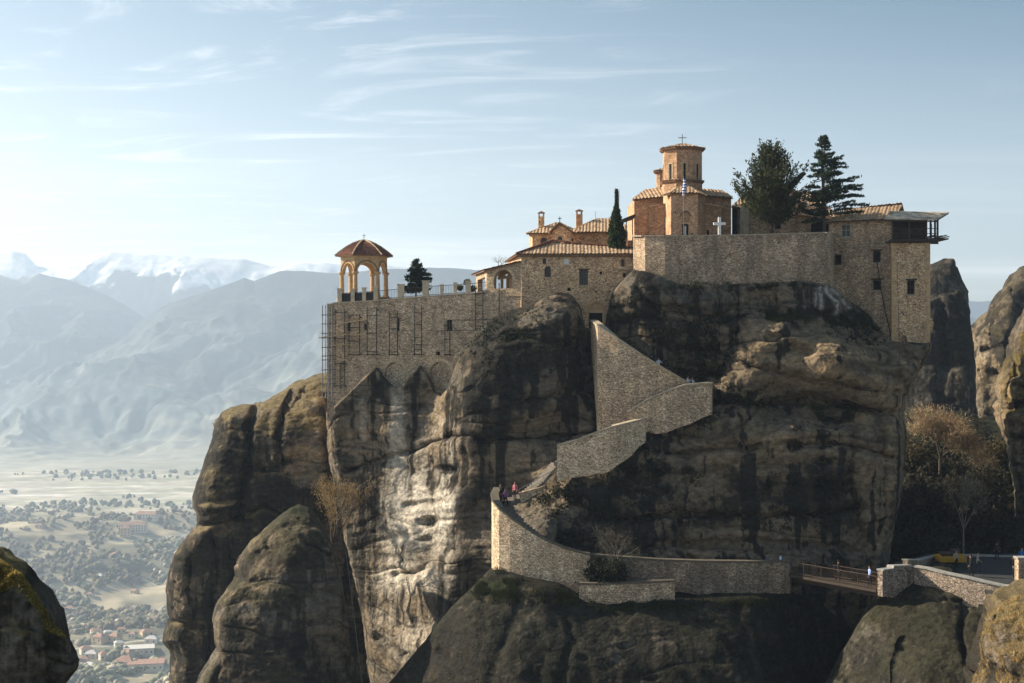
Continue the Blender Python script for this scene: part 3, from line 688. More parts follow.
# grassy rock close by on the right
T_g = [(968, 700), (979, 675), (984, 645), (989, 622), (996, 612), (1004, 606), (1014, 600), (1030, 595), (1080, 590)]
ctrl_g = [(975, 650, 89), (980, 612, 90.5), (1000, 598, 90.5), (1030, 590, 91), (1000, 630, 86.5), (1030, 620, 85.5), (1000, 690, 85.5), (1060, 690, 82), (975, 690, 89)]
grassy_rock, REL_G = relief('grassy_rock', T_g, [(560, 982), (640, 982), (683, 978), (720, 970)], [(560, 1100), (720, 1100)], ctrl_g, 140, 110, 1500, left=(14, 4), right=(10, 2), top=(3, 14), mat=M['rock_near'],
                     amp=1.7, strata=.25, flute=.1, thick=9, seed=63, grooves=[([(985, 618), (996, 622), (1004, 616)], 3, .9), ([(990, 650), (1020, 640)], 3, .5)],
                     color=rockcolor(dark=.25, tan=[(1000, 640, 60, 60, .3)], moss=.5, mosscol=(.30, .225, .09), streak=.3))
tag(grassy_rock, 'sunlit rock covered with golden dry grass in the lower right corner', 'rock')

# mossy rock in front on the left
T_h = [(-60, 540), (-20, 553), (0, 559), (14, 569), (24, 580), (30, 588), (37, 597), (46, 610), (52, 623), (62, 632), (70, 640), (75, 652), (79, 663), (80, 690)]
ctrl_h = [(0, 562, 25.3), (28, 590, 24.9), (50, 622, 24.6), (74, 652, 24.5), (0, 600, 24.75), (30, 640, 24.4), (0, 683, 24.45), (60, 690, 24.4), (-50, 600, 24.7), (-50, 690, 24.5), (15, 620, 24.75), (40, 665, 24.5)]
mossy_rock, REL_H = relief('mossy_rock', T_h, [(500, -60), (720, -60)], [(555, -4), (575, 22), (590, 33), (610, 47), (628, 58), (637, 69), (650, 76), (660, 80), (668, 78), (676, 70), (690, 62), (720, 60)], ctrl_h, 180, 150, 3950, left=(8, .5), right=(12, 1.0), top=(.8, 11), mat=M['rock_near'],
                    amp=1.3, strata=.15, flute=.1, thick=5, seed=71, scale=.22,
                    color=rockcolor(dark=.55, mossmin=.5, moss=.9, mosscol=(.26, .205, .075), streak=.2, sc=.22, pale=[(20, 640, 60, 60, .25)]))
tag(mossy_rock, 'near black rock rimmed with golden moss in the lower left corner', 'rock')

# ------------------------------------------------------------------ pillars behind on the right
T_k = [(880, 300), (905, 272), (925, 268), (940, 263), (952, 263), (958, 268), (960, 277), (966, 283), (969, 300), (972, 318), (975, 345), (976, 420)]
xr_k = [(255, 958), (272, 960), (280, 963), (290, 968), (305, 969), (312, 971), (322, 970), (345, 974), (380, 976), (440, 980), (720, 990)]
k1 = relief('rock_pillar', T_k, [(250, 885), (720, 870)], xr_k, [(900, 300, 246), (950, 270, 246), (930, 320, 238), (965, 330, 238), (900, 400, 236), (960, 400, 232), (930, 480, 226), (890, 480, 230), (980, 480, 230), (930, 690, 220)], 150, 150, 850, left=(8, 4), right=(12, 8), top=(6, 10), mat=M['rock_far'],
            grooves=[([(940, 300), (945, 360), (935, 420)], 4, 1.2), ([(905, 330), (972, 322)], 3, 1.), ([(905, 365), (974, 360)], 3, .8)], amp=1.0, strata=.22, flute=.35, thick=30, seed=81, scale=1.7, color=rockcolor(dark=.55, streak=.5, sc=1.7, tan=[(960, 380, 10, 60, .5)]))[0]
tag(k1, 'dark shaded rock pillar standing behind the hoist tower', 'rock pillar')
T_k2 = [(968, 334), (975, 326), (984, 316), (990, 304), (995, 296), (1003, 287), (1010, 276), (1020, 267), (1035, 262), (1100, 258)]
k2 = relief('rock_pillar', T_k2, [(250, 966), (340, 968), (400, 970), (720, 960)], [(250, 1120), (720, 1120)], [(975, 340, 300), (1000, 300, 302), (1030, 270, 306), (985, 360, 294), (1010, 340, 292), (1000, 400, 286), (1060, 350, 290), (980, 430, 280), (1060, 480, 280)], 150, 150, 800, left=(16, 10), right=(10, 5), top=(14, 26), mat=M['rock_far'],
            grooves=[([(985, 350), (1005, 345)], 3, 2), ([(980, 372), (1004, 368)], 3, 2), ([(1012, 300), (1002, 345), (1000, 400)], 6, -2.5), ([(1020, 300), (1012, 360)], 5, 2.5)], amp=1.1, strata=.3, flute=.25, thick=40, seed=87, scale=2.0,
            color=rockcolor(dark=.3, streak=.6, sc=2., tan=[(985, 360, 20, 30, .9)], moss=.3, mosscol=(.15, .12, .06), pale=[(985, 360, 12, 24, .35)]))[0]  # left flank made paler, its sunlight put into the colour
tag(k2, 'distant rounded rock with sunlit left flank at the right edge', 'rock')
T_k3 = [(990, 400), (994, 388), (998, 382), (1004, 372), (1010, 356), (1016, 336), (1022, 315), (1030, 300), (1080, 285)]
k3 = relief('rock_outcrop', T_k3, [(280, 994), (385, 994), (410, 999), (440, 1006), (470, 1010), (500, 1014), (720, 1018)], [(250, 1120), (720, 1120)], [(998, 390, 152), (1015, 345, 154), (1025, 315, 156), (1010, 410, 148), (1020, 380, 149), (1020, 450, 147), (1070, 400, 146), (1020, 520, 148), (1060, 560, 146)], 130, 180, 1000, left=(10, 4), right=(10, 3), top=(5, 22), mat=M['rock'],
            grooves=[([(1000, 412), (1020, 405)], 4, 1.4), ([(1005, 440), (1024, 436)], 3, 1.), ([(1016, 345), (1010, 395)], 3, .8)], amp=1.2, strata=.35, flute=.2, thick=16, seed=93,
            color=rockcolor(dark=.05, streak=.4, tan=[(1010, 400, 20, 40, .9)], moss=.8, mosscol=(.20, .15, .05)))[0]
tag(k3, 'craggy brown outcrop with dry grass cut by the right edge', 'rock')

# wooded hillside behind the plaza
T_w = [(870, 430), (905, 418), (930, 412), (960, 416), (990, 425), (1030, 430), (1100, 430)]
hillside, REL_W = relief('hillside', T_w, [(380, 870), (720, 860)], [(380, 1110), (720, 1110)], [(900, 425, 190), (960, 420, 192), (1030, 430, 186), (900, 470, 170), (960, 470, 172), (1030, 480, 168), (900, 540, 142), (960, 540, 145), (1030, 540, 142), (930, 575, 131), (1030, 575, 130), (960, 690, 127), (1060, 690, 127)],
                         150, 110, 1000, left=(10, 3), right=(10, 3), top=(4, 20), mat=M['rock'], amp=1.5, strata=.1, flute=.1, thick=20, seed=101, color=rockcolor(dark=.3, moss=.9, mosscol=(.035, .038, .015), streak=.1))
tag(hillside, 'dark wooded hillside behind the plaza', 'hillside', None, 'structure')
# ------------------------------------------------------------------ valley, hills and mountains (polar sheet around the viewpoint)
def polar(name, pxs, rs, zfun, cfun, mat, label, cat):
    PX, R = np.meshgrid(pxs, rs)
    th = (PX - CX) / F
    X, Y = th * R, R
    Z = zfun(PX, R, X, Y)
    P = np.stack([X, Y, Z], -1)
    gu = np.gradient(P, axis=1); gv = np.gradient(P, axis=0); N = np.cross(gu, gv); N /= np.linalg.norm(N, axis=-1, keepdims=True)
    col = cfun(PX, R, X, Y, Z, N)
    nr, nc = PX.shape; idx = np.arange(nr * nc).reshape(nr, nc)
    q = np.stack([idx[:-1, :-1], idx[:-1, 1:], idx[1:, 1:], idx[1:, :-1]], -1).reshape(-1, 4)
    o = link(name, np_mesh(name, P.reshape(-1, 3), q, col.reshape(-1, 3)), mat)
    return tag(o, label, cat, None, 'structure')


FLOOR = -330.
def zplain(PX, R, X, Y):
    near = -62 + (FLOOR + 62) * np.clip((R - 170) / 900, 0, 1)
    h = 16 * fbm(X / 330, Y / 330, 0, 4, 201) + 5 * fbm(X / 70, Y / 70, 0, 3, 205)
    m = sstep(2750, 2350, R) * sstep(700, 1300, R)
    hill = 34 * np.exp(-((R - 2300) / 330) ** 2) * (1 + .5 * fbm(X / 260, Y / 260, 3, 3, 207))
    return near + h * m + hill


def cplain(PX, R, X, Y, Z, N):
    a = .5; u = X * math.cos(a) + Y * math.sin(a); v = -X * math.sin(a) + Y * math.cos(a)
    u = u + 40 * fbm(X / 400, Y / 400, 1, 2, 211)
    cell = _hash(np.floor(u / 210).astype(np.int64), np.floor(v / 90).astype(np.int64), np.zeros(X.shape, np.int64), 5)
    fields = mixc((.44, .40, .31), (.31, .30, .20), sstep(-.4, .6, cell))
    fields = mixc(fields, (.46, .42, .33), sstep(.55, .8, _hash(np.floor(u / 130).astype(np.int64), np.floor(v / 60).astype(np.int64), np.zeros(X.shape, np.int64), 9)))
    n = fbm(X / 120, Y / 120, 0, 4, 213)
    hill = mixc((.13, .125, .08), (.36, .31, .21), sstep(-.3, .5, n))
    col = mixc(hill, fields, sstep(2500, 2850, R))
    # braided river bed
    for r0, w, s in ((3080, 26, 1), (3150, 14, 2), (2930, 16, 3), (3320, 20, 4)):
        dd = np.abs(R - (r0 + .10 * X + 60 * fbm(X / 300, s, 0, 3, 217 + s)))
        col = mixc(col, (.62, .60, .55), np.exp(-(dd / w) ** 2) * sstep(-.5, .2, fbm(X / 160, Y / 40, s, 3, 221)))
    # lanes
    for k in range(4):
        dd = np.abs(u * (.6 if k % 2 else -.4) + v - (1500 + 260 * k) - 90 * fbm(X / 240, Y / 240, k, 2, 231))
        col = mixc(col, (.50, .47, .40), .8 * np.exp(-(dd / 4.5) ** 2) * (R < 2700))
    return col * (1 + .25 * fbm(X / 30, Y / 30, 0, 3, 241))[..., None]


ys = np.concatenate([np.linspace(5000, 700, 20)[:-1], np.linspace(700, 470.07, 410)])
rs1 = 330 * F / (ys - CY)
rs1 = rs1[rs1 > 100]
pxs = np.concatenate([np.linspace(-420, -30, 60)[:-1], np.linspace(-30, 345, 430), np.linspace(350, 930, 80), np.linspace(935, 1000, 40), np.linspace(1010, 1440, 50)])
polar('valley_ground', pxs, rs1, zplain, cplain, M['ground'], 'hazy valley floor with fields, scrub and a pale river bed', 'valley')

RIDGES = [
    # crest profile (px, py), distance, front width
    ([(-420, 240), (-60, 262), (0, 273), (22, 280), (40, 272), (67, 280), (101, 291), (135, 308), (160, 325), (200, 345), (300, 362), (1440, 365)], 6300, 1900),
    ([(-420, 380), (60, 372), (111, 352), (135, 325), (162, 306), (202, 292), (232, 284), (244, 279), (254, 283), (279, 272), (303, 270), (333, 273), (400, 268), (430, 266), (470, 269), (520, 275), (700, 300), (900, 312), (960, 314), (990, 322), (1440, 318)], 5600, 1700),
    ([(-420, 240), (-40, 246), (0, 252), (13, 250), (26, 254), (37, 267), (47, 269), (59, 261), (75, 257), (88, 254), (111, 249), (135, 252), (162, 253), (189, 256), (215, 258), (242, 259), (269, 264), (286, 264), (300, 262), (340, 262), (480, 270), (900, 300), (1440, 310)], 7900, 1500)]


def zmount(PX, R, X, Y):
    er = fbm(X / 900, Y / 900, 0, 6, 301, .58)
    rg = 1 - np.abs(fbm(X / 520 + .3 * er, Y / 900, 2, 5, 303))
    z = FLOOR + 250 * sstep(3650, 5600, R) * (.75 + .35 * fbm(X / 900, Y / 900, 7, 3, 305)) * (.55 + .45 * rg) + 26 * (rg - .5) * sstep(3700, 4400, R)
    z = z + .4
    for i, (pts, rr, w) in enumerate(RIDGES):
        p = np.array(pts, float)
        cr = lambda q: (CY - np.interp(q, p[:, 0], p[:, 1])) / F * rr
        H = cr(PX + 2.0 * er)
        Hs = sum(cr(PX + 30 * er + k * 22) for k in range(-4, 5)) / 9
        H = H + 10 * fbm(X / 260, 0, i, 3, 311) * np.exp(-((R - rr) / 500) ** 2)
        d = (R - rr)
        front = np.clip(1 + d / w, 0, 1) ** 1.25
        back = np.clip(1 - d / 700, 0, 1)
        prof = np.where(d < 0, front, back)
        env = 4 * prof * (1 - prof)
        H = Hs + (H - Hs) * prof ** 14
        zz = FLOOR + (H - FLOOR) * prof + env * (150 * (rg - .62) + 55 * er)
        z = np.maximum(z, zz)
    return z


def cmount(PX, R, X, Y, Z, N):
    n = fbm(X / 300, Y / 300, 0, 5, 331); big = fbm(X / 1000, Y / 1000, 0, 3, 333)
    c = mixc((.06, .065, .05), (.17, .15, .11), sstep(-.3, .5, n))
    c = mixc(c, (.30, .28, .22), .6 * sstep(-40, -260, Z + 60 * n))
    c = c * np.array([.80, .93, 1.08]) * (1 - .72 * sstep(0, 220, Z + 60 * n))[..., None]  # crests darkened and blued over paler feet, haze put into the colour
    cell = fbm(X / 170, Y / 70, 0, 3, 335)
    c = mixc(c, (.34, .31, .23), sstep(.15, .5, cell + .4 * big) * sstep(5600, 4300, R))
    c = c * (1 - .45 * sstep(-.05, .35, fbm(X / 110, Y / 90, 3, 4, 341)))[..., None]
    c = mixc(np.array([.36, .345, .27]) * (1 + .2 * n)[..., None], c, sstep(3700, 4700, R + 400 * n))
    c = c * (1 - sstep(3700, 4900, R)[..., None] * np.array([.42, .30, .16]))  # bluer and darker with distance, aerial haze put into the colour
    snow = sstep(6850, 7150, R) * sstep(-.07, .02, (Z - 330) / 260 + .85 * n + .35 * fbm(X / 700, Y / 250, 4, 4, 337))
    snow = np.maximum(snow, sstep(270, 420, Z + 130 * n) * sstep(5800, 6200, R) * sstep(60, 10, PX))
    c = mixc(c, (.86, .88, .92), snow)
    return c


rs2 = np.concatenate([np.linspace(3645, 6000, 230), np.linspace(6010, 8560, 210)])
pxs2 = np.concatenate([np.linspace(-420, -30, 50)[:-1], np.linspace(-30, 490, 420), np.linspace(500, 930, 60), np.linspace(935, 1010, 50), np.linspace(1020, 1440, 40)])
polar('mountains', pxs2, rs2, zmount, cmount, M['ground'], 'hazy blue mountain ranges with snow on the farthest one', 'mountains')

# ------------------------------------------------------------------ air
m = bpy.data.materials.new('haze_air'); m.use_nodes = True
nt = m.node_tree; nt.nodes.clear()
out = nt.nodes.new('ShaderNodeOutputMaterial'); vol = nt.nodes.new('ShaderNodeVolumePrincipled')
vol.inputs['Color'].default_value = HAZE_C; vol.inputs['Density'].default_value = HAZE; vol.inputs['Anisotropy'].default_value = HAZE_G
nt.links.new(vol.outputs[0], out.inputs['Volume'])
mb = MB(); mb.box(-4400, 4400, -120, 8700, -420, 640)
hz = mb.build('haze', m); tag(hz, 'pale blue haze filling the valley', 'haze', None, 'stuff')

# ------------------------------------------------------------------ sky, sun, camera
SUN_EL, SUN_AZ = math.radians(SUN_ELD), math.radians(SUN_AZD)       # azimuth measured from +Y (view) towards -X (left)
sd = Vector((-math.sin(SUN_AZ) * math.cos(SUN_EL), math.cos(SUN_AZ) * math.cos(SUN_EL), math.sin(SUN_EL)))
sl = bpy.data.lights.new('sun', 'SUN'); sl.energy = SUN_E; sl.angle = math.radians(.5); sl.color = (1., .86, .66)
so = bpy.data.objects.new('sun', sl); C.objects.link(so); so.rotation_euler = sd.to_track_quat('Z', 'Y').to_euler(); so.location = (-200, 100, 150)
w = bpy.data.worlds.new('World'); scene.world = w; w.use_nodes = True; nt = w.node_tree; L = nt.links.new
bg = nt.nodes['Background']; bg.inputs['Strength'].default_value = SKY_E
sky = nt.nodes.new('ShaderNodeTexSky'); sky.sky_type = 'NISHITA'; sky.sun_disc = False; sky.sun_elevation = SUN_EL; sky.sun_rotation = -SUN_AZ
sky.altitude = 500; sky.dust_density = 1.2; sky.ozone_density = 1.0; sky.air_density = 1.0
tc = nt.nodes.new('ShaderNodeTexCoord'); sx = nt.nodes.new('ShaderNodeSeparateXYZ'); L(tc.outputs['Generated'], sx.inputs[0])
def mth(op, a, b=None, c=None):
    n = nt.nodes.new('ShaderNodeMath'); n.operation = op
    for i, v in enumerate((a, b, c)):
        if v is None: continue
        if isinstance(v, (int, float)): n.inputs[i].default_value = v
        else: L(v, n.inputs[i])
    return n.outputs[0]
zc = mth('ADD', mth('MAXIMUM', sx.outputs[2], 0.0), .06)          # cirrus sheet high above: plane coordinates
cu = mth('DIVIDE', sx.outputs[0], zc); cv = mth('DIVIDE', sx.outputs[1], zc)
cb = nt.nodes.new('ShaderNodeCombineXYZ'); L(cu, cb.inputs[0]); L(cv, cb.inputs[1])
def cloud(rot, sc, scale, lo, hi, seed, dist=1.2):
    mp = nt.nodes.new('ShaderNodeMapping'); mp.inputs['Rotation'].default_value = (0, 0, rot); mp.inputs['Scale'].default_value = sc; mp.inputs['Location'].default_value = (seed, seed * .7, 0)
    L(cb.outputs[0], mp.inputs['Vector'])
    n = nt.nodes.new('ShaderNodeTexNoise'); n.inputs['Scale'].default_value = scale; n.inputs['Detail'].default_value = 9; n.inputs['Roughness'].default_value = .62; n.inputs['Distortion'].default_value = dist
    L(mp.outputs[0], n.inputs['Vector'])
    r = nt.nodes.new('ShaderNodeMapRange'); r.interpolation_type = 'SMOOTHSTEP'; r.inputs[1].default_value = lo; r.inputs[2].default_value = hi
    L(n.outputs['Fac'], r.inputs[0]); return r.outputs[0]
c1 = cloud(.5, (.75, 1.6, 1), 1.3, .48, .88, 5.7, 2.4)
c2 = cloud(.15, (.10, .55, 1), .9, .46, .78, 8.3, .6)
lowf = nt.nodes.new('ShaderNodeMapRange'); lowf.inputs[1].default_value = .13; lowf.inputs[2].default_value = .05; L(sx.outputs[2], lowf.inputs[0])
leftf = nt.nodes.new('ShaderNodeMapRange'); leftf.inputs[1].default_value = .18; leftf.inputs[2].default_value = -.22; L(sx.outputs[0], leftf.inputs[0])
cl = mth('ADD', mth('MULTIPLY', mth('MULTIPLY', c1, .62), mth('ADD', leftf.outputs[0], .10)), mth('MULTIPLY', mth('MULTIPLY', c2, lowf.outputs[0]), 1.0))
cl = mth('MINIMUM', cl, .8)
veil = nt.nodes.new('ShaderNodeMapRange'); veil.inputs[1].default_value = .34; veil.inputs[2].default_value = .0; veil.inputs[3].default_value = 0; veil.inputs[4].default_value = .35; L(sx.outputs[2], veil.inputs[0])
hsv = nt.nodes.new('ShaderNodeMix'); hsv.data_type = 'RGBA'; hsv.blend_type = 'MULTIPLY'; hsv.inputs['Factor'].default_value = 1
hs = nt.nodes.new('ShaderNodeHueSaturation'); hs.inputs['Saturation'].default_value = SKY_SAT; L(sky.outputs[0], hs.inputs['Color']); L(hs.outputs[0], hsv.inputs[6])
elf = nt.nodes.new('ShaderNodeMapRange'); elf.interpolation_type = 'SMOOTHSTEP'; elf.inputs[1].default_value = .01; elf.inputs[2].default_value = .30; L(sx.outputs[2], elf.inputs[0])
rgf = nt.nodes.new('ShaderNodeMapRange'); rgf.inputs[1].default_value = -.45; rgf.inputs[2].default_value = .35; rgf.inputs[3].default_value = .45; rgf.inputs[4].default_value = 1.; L(sx.outputs[0], rgf.inputs[0])
dp = nt.nodes.new('ShaderNodeMix'); dp.data_type = 'RGBA'; L(mth('MULTIPLY', elf.outputs[0], rgf.outputs[0]), dp.inputs['Factor']); dp.inputs[6].default_value = SKY_TINT; dp.inputs[7].default_value = SKY_DEEP
L(dp.outputs[2], hsv.inputs[7])
mx = nt.nodes.new('ShaderNodeMix'); mx.data_type = 'RGBA'; L(mth('MAXIMUM', cl, 0.), mx.inputs['Factor']); L(hsv.outputs[2], mx.inputs[6]); mx.inputs[7].default_value = CLOUD_COL
L(mx.outputs[2], bg.inputs['Color'])
cam = bpy.data.cameras.new('camera'); cam.sensor_width = 36; cam.lens = F * 36 / 1024; cam.clip_start = .5; cam.clip_end = 40000
co = bpy.data.objects.new('camera', cam); C.objects.link(co); co.rotation_euler = (math.pi / 2, 0, 0); scene.camera = co
scene.view_settings.view_transform = 'Standard'; scene.view_settings.look = 'None'; scene.view_settings.exposure = EXPO; scene.view_settings.gamma = 1; scene.view_settings.use_curve_mapping = False
scene.cycles.volume_bounces = 2; scene.cycles.max_bounces = 8
scene.cycles.use_denoising = True
# ------------------------------------------------------------------ buildings
def window(parent, pl, x0, x1, y0, y1, arched=False, off=-.22, bars=True, label=None, fm='frame', pane='glass'):
    """a framed window set back in its opening: frame mesh with a pane under it"""
    out = pl.arch(x0, x1, y0, y1) if arched else pl.rect(x0, x1, y0, y1)
    c = (sum(q[0] for q in out) / len(out), sum(q[1] for q in out) / len(out))
    w = min(.09, (max(q[0] for q in out) - min(q[0] for q in out)) * .16)
    wd = max(q[0] for q in out) - min(q[0] for q in out); ht = max(q[1] for q in out) - min(q[1] for q in out)
    inn = [(c[0] + (q[0] - c[0]) * (1 - 2 * w / wd), c[1] + (q[1] - c[1]) * (1 - 2 * w / ht)) for q in out]
    f = MB(); wall_mesh(f, pl, out, [inn], .08, off)
    z0, z1 = min(q[1] for q in out), max(q[1] for q in out)
    if bars:
        f.beam(pl.pt((c[0], z0), off - .03), pl.pt((c[0], z1 - .02), off - .03), .045, .045)
        f.beam(pl.pt((c[0] - wd / 2, z0 + ht * .55), off - .03), pl.pt((c[0] + wd / 2, z0 + ht * .55), off - .03), .045, .045)
    fo = f.build('window', M[fm], parent, label=label)
    p = MB(); wall_mesh(p, pl, inn, (), .02, off - .06); p.build('pane', M[pane], fo)
    return fo


def sill(parent, pl, x0, x1, y, name='sill', mat='coping', h=.10, pr=.10):
    a, b = pl.at(x0, y, pr / 2 + .003), pl.at(x1, y, pr / 2 + .003)
    b.z = a.z
    s = MB(); s.beam(a, b, pr, h); return s.build(name, M[mat], parent)


def cross(parent, base, h, w, t, mat, name='cross'):
    b = Vector(base); m = MB(); m.box(b.x - t / 2, b.x + t / 2, b.y - t / 2, b.y + t / 2, b.z, b.z + h)
    z = b.z + h * .66; m.box(b.x - w / 2, b.x - t / 2, b.y - t / 2, b.y + t / 2, z - t / 2, z + t / 2); m.box(b.x + t / 2, b.x + w / 2, b.y - t / 2, b.y + t / 2, z - t / 2, z + t / 2)
    return m.build(name, M[mat], parent)


# ---- long terrace wall with blind arches
tw = Plane(333, 145.5, 521.5, 138.6)
t = thing('terrace_wall', 'long tall rubble wall with blind arches under the railed terrace', 'wall', tw.at(430, 390))
openings = [tw.rect(347.5, 350.5, 322, 331), tw.rect(364, 366.5, 324, 330), tw.rect(396.5, 399.5, 318, 331), tw.rect(446.5, 452, 320, 331), tw.rect(436, 440, 351.5, 355.5)]
arches = [tw.arch(339.5, 348.5, 361, 389), tw.arch(385, 405, 362, 398), tw.arch(430, 451, 361.5, 405)]
mb = MB()
wall_mesh(mb, tw, tw.poly([(333, 303.5), (370, 301.5), (424, 297), (475, 293.5), (521.5, 288), (521.5, 420), (440, 430), (333, 420)]), openings + arches, .8)
side = Plane(333, 145.5, 340.5, 160); wall_mesh(mb, side, side.poly([(333, 303.5), (341.5, 307), (341.5, 420), (333, 420)]), (), .6, -.02)
mb.build('wall', M['wall_terrace'], t)
for a in arches:                                                             # recessed infill and voussoirs
    mb = MB(); wall_mesh(mb, tw, a, (), .3, -.35); mb.build('blind_arch', M['wall_sunny'], t)
def voussoirs(parent, pl, x0, x1, y0, y1, wd=.32, off=.05, mat='arch_stone', n=11, full=True):
    o = pl.arch(x0, x1, y0, y1); r = (o[1][0] - o[0][0]) / 2; cx = (o[0][0] + o[1][0]) / 2; zs = max(q[1] for q in o) - r
    mb = MB()
    for i in range(n):
        a0, a1 = math.pi * (i + .06) / n, math.pi * (i + .94) / n
        q = [(cx + k * math.cos(a), zs + k * math.sin(a)) for k, a in ((r, a0), (r + wd, a0), (r + wd, a1), (r, a1))]
        wall_mesh(mb, pl, q, (), .3, off)
    return mb.build('arch_ring', M[mat], parent)
voussoirs(t, tw, 385, 405, 362, 398); voussoirs(t, tw, 430, 451, 361.5, 405); voussoirs(t, tw, 339.5, 348.5, 361, 389, .25)
voussoirs(t, tw, 438, 460, 315.5, 345, .25, .03)
for o in openings:
    mb = MB(); wall_mesh(mb, tw, o, (), .05, -.4); mb.build('window', M['dark'], t)
mb = MB()
for a, b in ((333, 372), (372, 425), (425, 475), (475, 486)):
    ya = np.interp(a, [333, 370, 424, 475, 521], [303.5, 301.5, 297, 293.5, 288]); yb_ = np.interp(b, [333, 370, 424, 475, 521], [303.5, 301.5, 297, 293.5, 288])
    mb.beam(tw.at(a, ya, -.3) + Vector((0, 0, .05)), tw.at(b, yb_, -.3) + Vector((0, 0, .05)), .85, .12)
mb.build('coping', M['coping'], t)
# terrace floor behind the wall
mb = MB(); mb.add([tw.at(333, 303, -.7), tw.at(521, 289, -.7), tw.at(521, 289, -.7) + Vector((2, 14, .2)), tw.at(333, 303, -.7) + Vector((-2, 14, .2))], [(0, 1, 2, 3)])
mb.build('terrace_paving', M['path'], t)

# ---- terrace railing
t = thing('terrace_railing', 'iron railing between stone posts along the terrace edge', 'railing', tw.at(420, 298))
ytop = lambda x: float(np.interp(x, [333, 370, 424, 475, 521], [303.0, 301., 296.5, 293, 287.5]))
posts = [(338.3, 2.2, 13.5), (351.3, 1.9, 12.5), (362.7, 1.9, 13), (374.3, 2.1, 13.5), (399.5, 3.2, 13.5), (424.4, 3.2, 15), (440.5, 1.6, 10), (454, 1.6, 11), (467, 2.6, 12)]
for x, w_, h_ in posts:
    mb = MB(); a = tw.at(x, ytop(x), -.35); ww = w_ / F * a.y; hh = h_ / F * a.y
    mb.box(a.x - ww, a.x + ww, a.y - ww, a.y + ww, a.z - .1, a.z + hh); mb.box(a.x - ww - .06, a.x + ww + .06, a.y - ww - .06, a.y + ww + .06, a.z + hh, a.z + hh + .1)
    mb.build('stone_post', M['cream'], t)
for (x0, _, _), (x1, _, _) in zip(posts[:-1], posts[1:]):
    mb = MB(); a, b = tw.at(x0, ytop(x0), -.35), tw.at(x1, ytop(x1), -.35); hh = 1.0
    for k in (.15, .98): mb.beam(a + Vector((0, 0, k)), b + Vector((0, 0, k)), .05, .05)
    n = max(4, int((b - a).length / .17))
    for i in range(1, n): p = a.lerp(b, i / n); mb.tube(p + Vector((0, 0, .12)), p + Vector((0, 0, .98)), .016, n=5)
    if x0 < 370: mb.beam(a + Vector((0, 0.06, .5)), b + Vector((0, .06, .5)), .03, .85)
    mb.build('rail_panel', M['iron'], t)
mb = MB(); a, b = tw.at(467, ytop(467), -.35), tw.at(486, ytop(486), -.35)
for k in (.15, .98): mb.beam(a + Vector((0, 0, k)), b + Vector((0, 0, k)), .05, .05)
for i in range(1, 9): p = a.lerp(b, i / 9); mb.tube(p + Vector((0, 0, .12)), p + Vector((0, 0, .98)), .016, n=5)
mb.build('rail_panel', M['iron'], t)

# ---- open pavilion on six columns
Yp = 148.6; pc = W(364, 303, Yp); zt = ZZ(257.5, Yp); zb = ZZ(296, Yp); zc_ = ZZ(272.5, Yp); R6 = 22 / F * Yp
t = thing('pavilion', 'open hexagonal pavilion with tiled dome roof at the terrace corner', 'pavilion', (pc.x, pc.y, zb - .5))
mb = MB(); mb.lathe((pc.x, pc.y, zb - .6), [(.01, 0), (R6 + .55, 0), (R6 + .55, .45), (.01, .45)], 6, a0=math.radians(13)); mb.build('plinth', M['ashlar'], t)
ang = [math.radians(13 + 60 * k) for k in range(6)]
cpos = [Vector((pc.x + R6 * math.cos(a), pc.y + R6 * math.sin(a), 0)) for a in ang]
for p in cpos:
    mb = MB(); mb.lathe((p.x, p.y, zb - .15), [(.01, 0), (.34, 0), (.34, .16), (.25, .22), (.22, zc_ - zb - .2), (.24, zc_ - zb - .15), (.36, zc_ - zb + .02), (.36, zc_ - zb + .15), (.01, zc_ - zb + .15)], 10)
    mb.build('column', M['ashlar'], t)
for i in range(6):
    a, b = cpos[i], cpos[(i + 1) % 6]
    pl = Plane.__new__(Plane); A, B = Vector((a.x, a.y)), Vector((b.x, b.y))
    o_ = Vector((pc.x, pc.y))
    A = o_ + (A - o_) * 1.06; B = o_ + (B - o_) * 1.06
    pl.A, pl.B = A, B; pl.u = (B - A).normalized(); pl.len = (B - A).length; n_ = Vector((pl.u.y, -pl.u.x)); pl.n = n_ if n_.dot((A + B) / 2 - o_) > 0 else -n_
    Lp = pl.len; r = Lp / 2 - .30; z0 = zc_
    arc = [(Lp / 2 + r * math.cos(q), z0 + r * .98 * math.sin(q)) for q in [math.pi * k / 12 for k in range(13)]]
    mb = MB(); outl = [(Lp - .02, z0), (Lp - .02, zt), (.02, zt), (.02, z0)] + arc[::-1][0:0]
    # spandrel polygon: outer rectangle minus the arch
    poly = [(.02, z0), (Lp / 2 - r, z0)] + arc[::-1][1:-1] + [(Lp / 2 + r, z0), (Lp - .02, z0), (Lp - .02, zt), (.02, zt)]
    wall_mesh(mb, pl, poly, (), .42)
    mb.build('arcade', M['ashlar'], t)
    mb = MB()
    for k in range(12):
        q0, q1 = math.pi * k / 12, math.pi * (k + 1) / 12
        wall_mesh(mb, pl, [(Lp / 2 + e * math.cos(q), z0 + e * math.sin(q)) for e, q in ((r + .16, q0), (r + .27, q0), (r + .27, q1), (r + .16, q1))], (), .1, .05)
    mb.build('arch_moulding', M['tile_edge'], t)
mb = MB(); mb.lathe((pc.x, pc.y, zt), [(.01, -.02), (R6 + .25, -.02), (R6 + .45, .10), (R6 + .45, .2), (.01, .2)], 6, a0=math.radians(13)); mb.build('cornice', M['ashlar'], t)
zr = ZZ(240.5, Yp); zE = zt + .12; Ro = R6 * 1.0 + .75
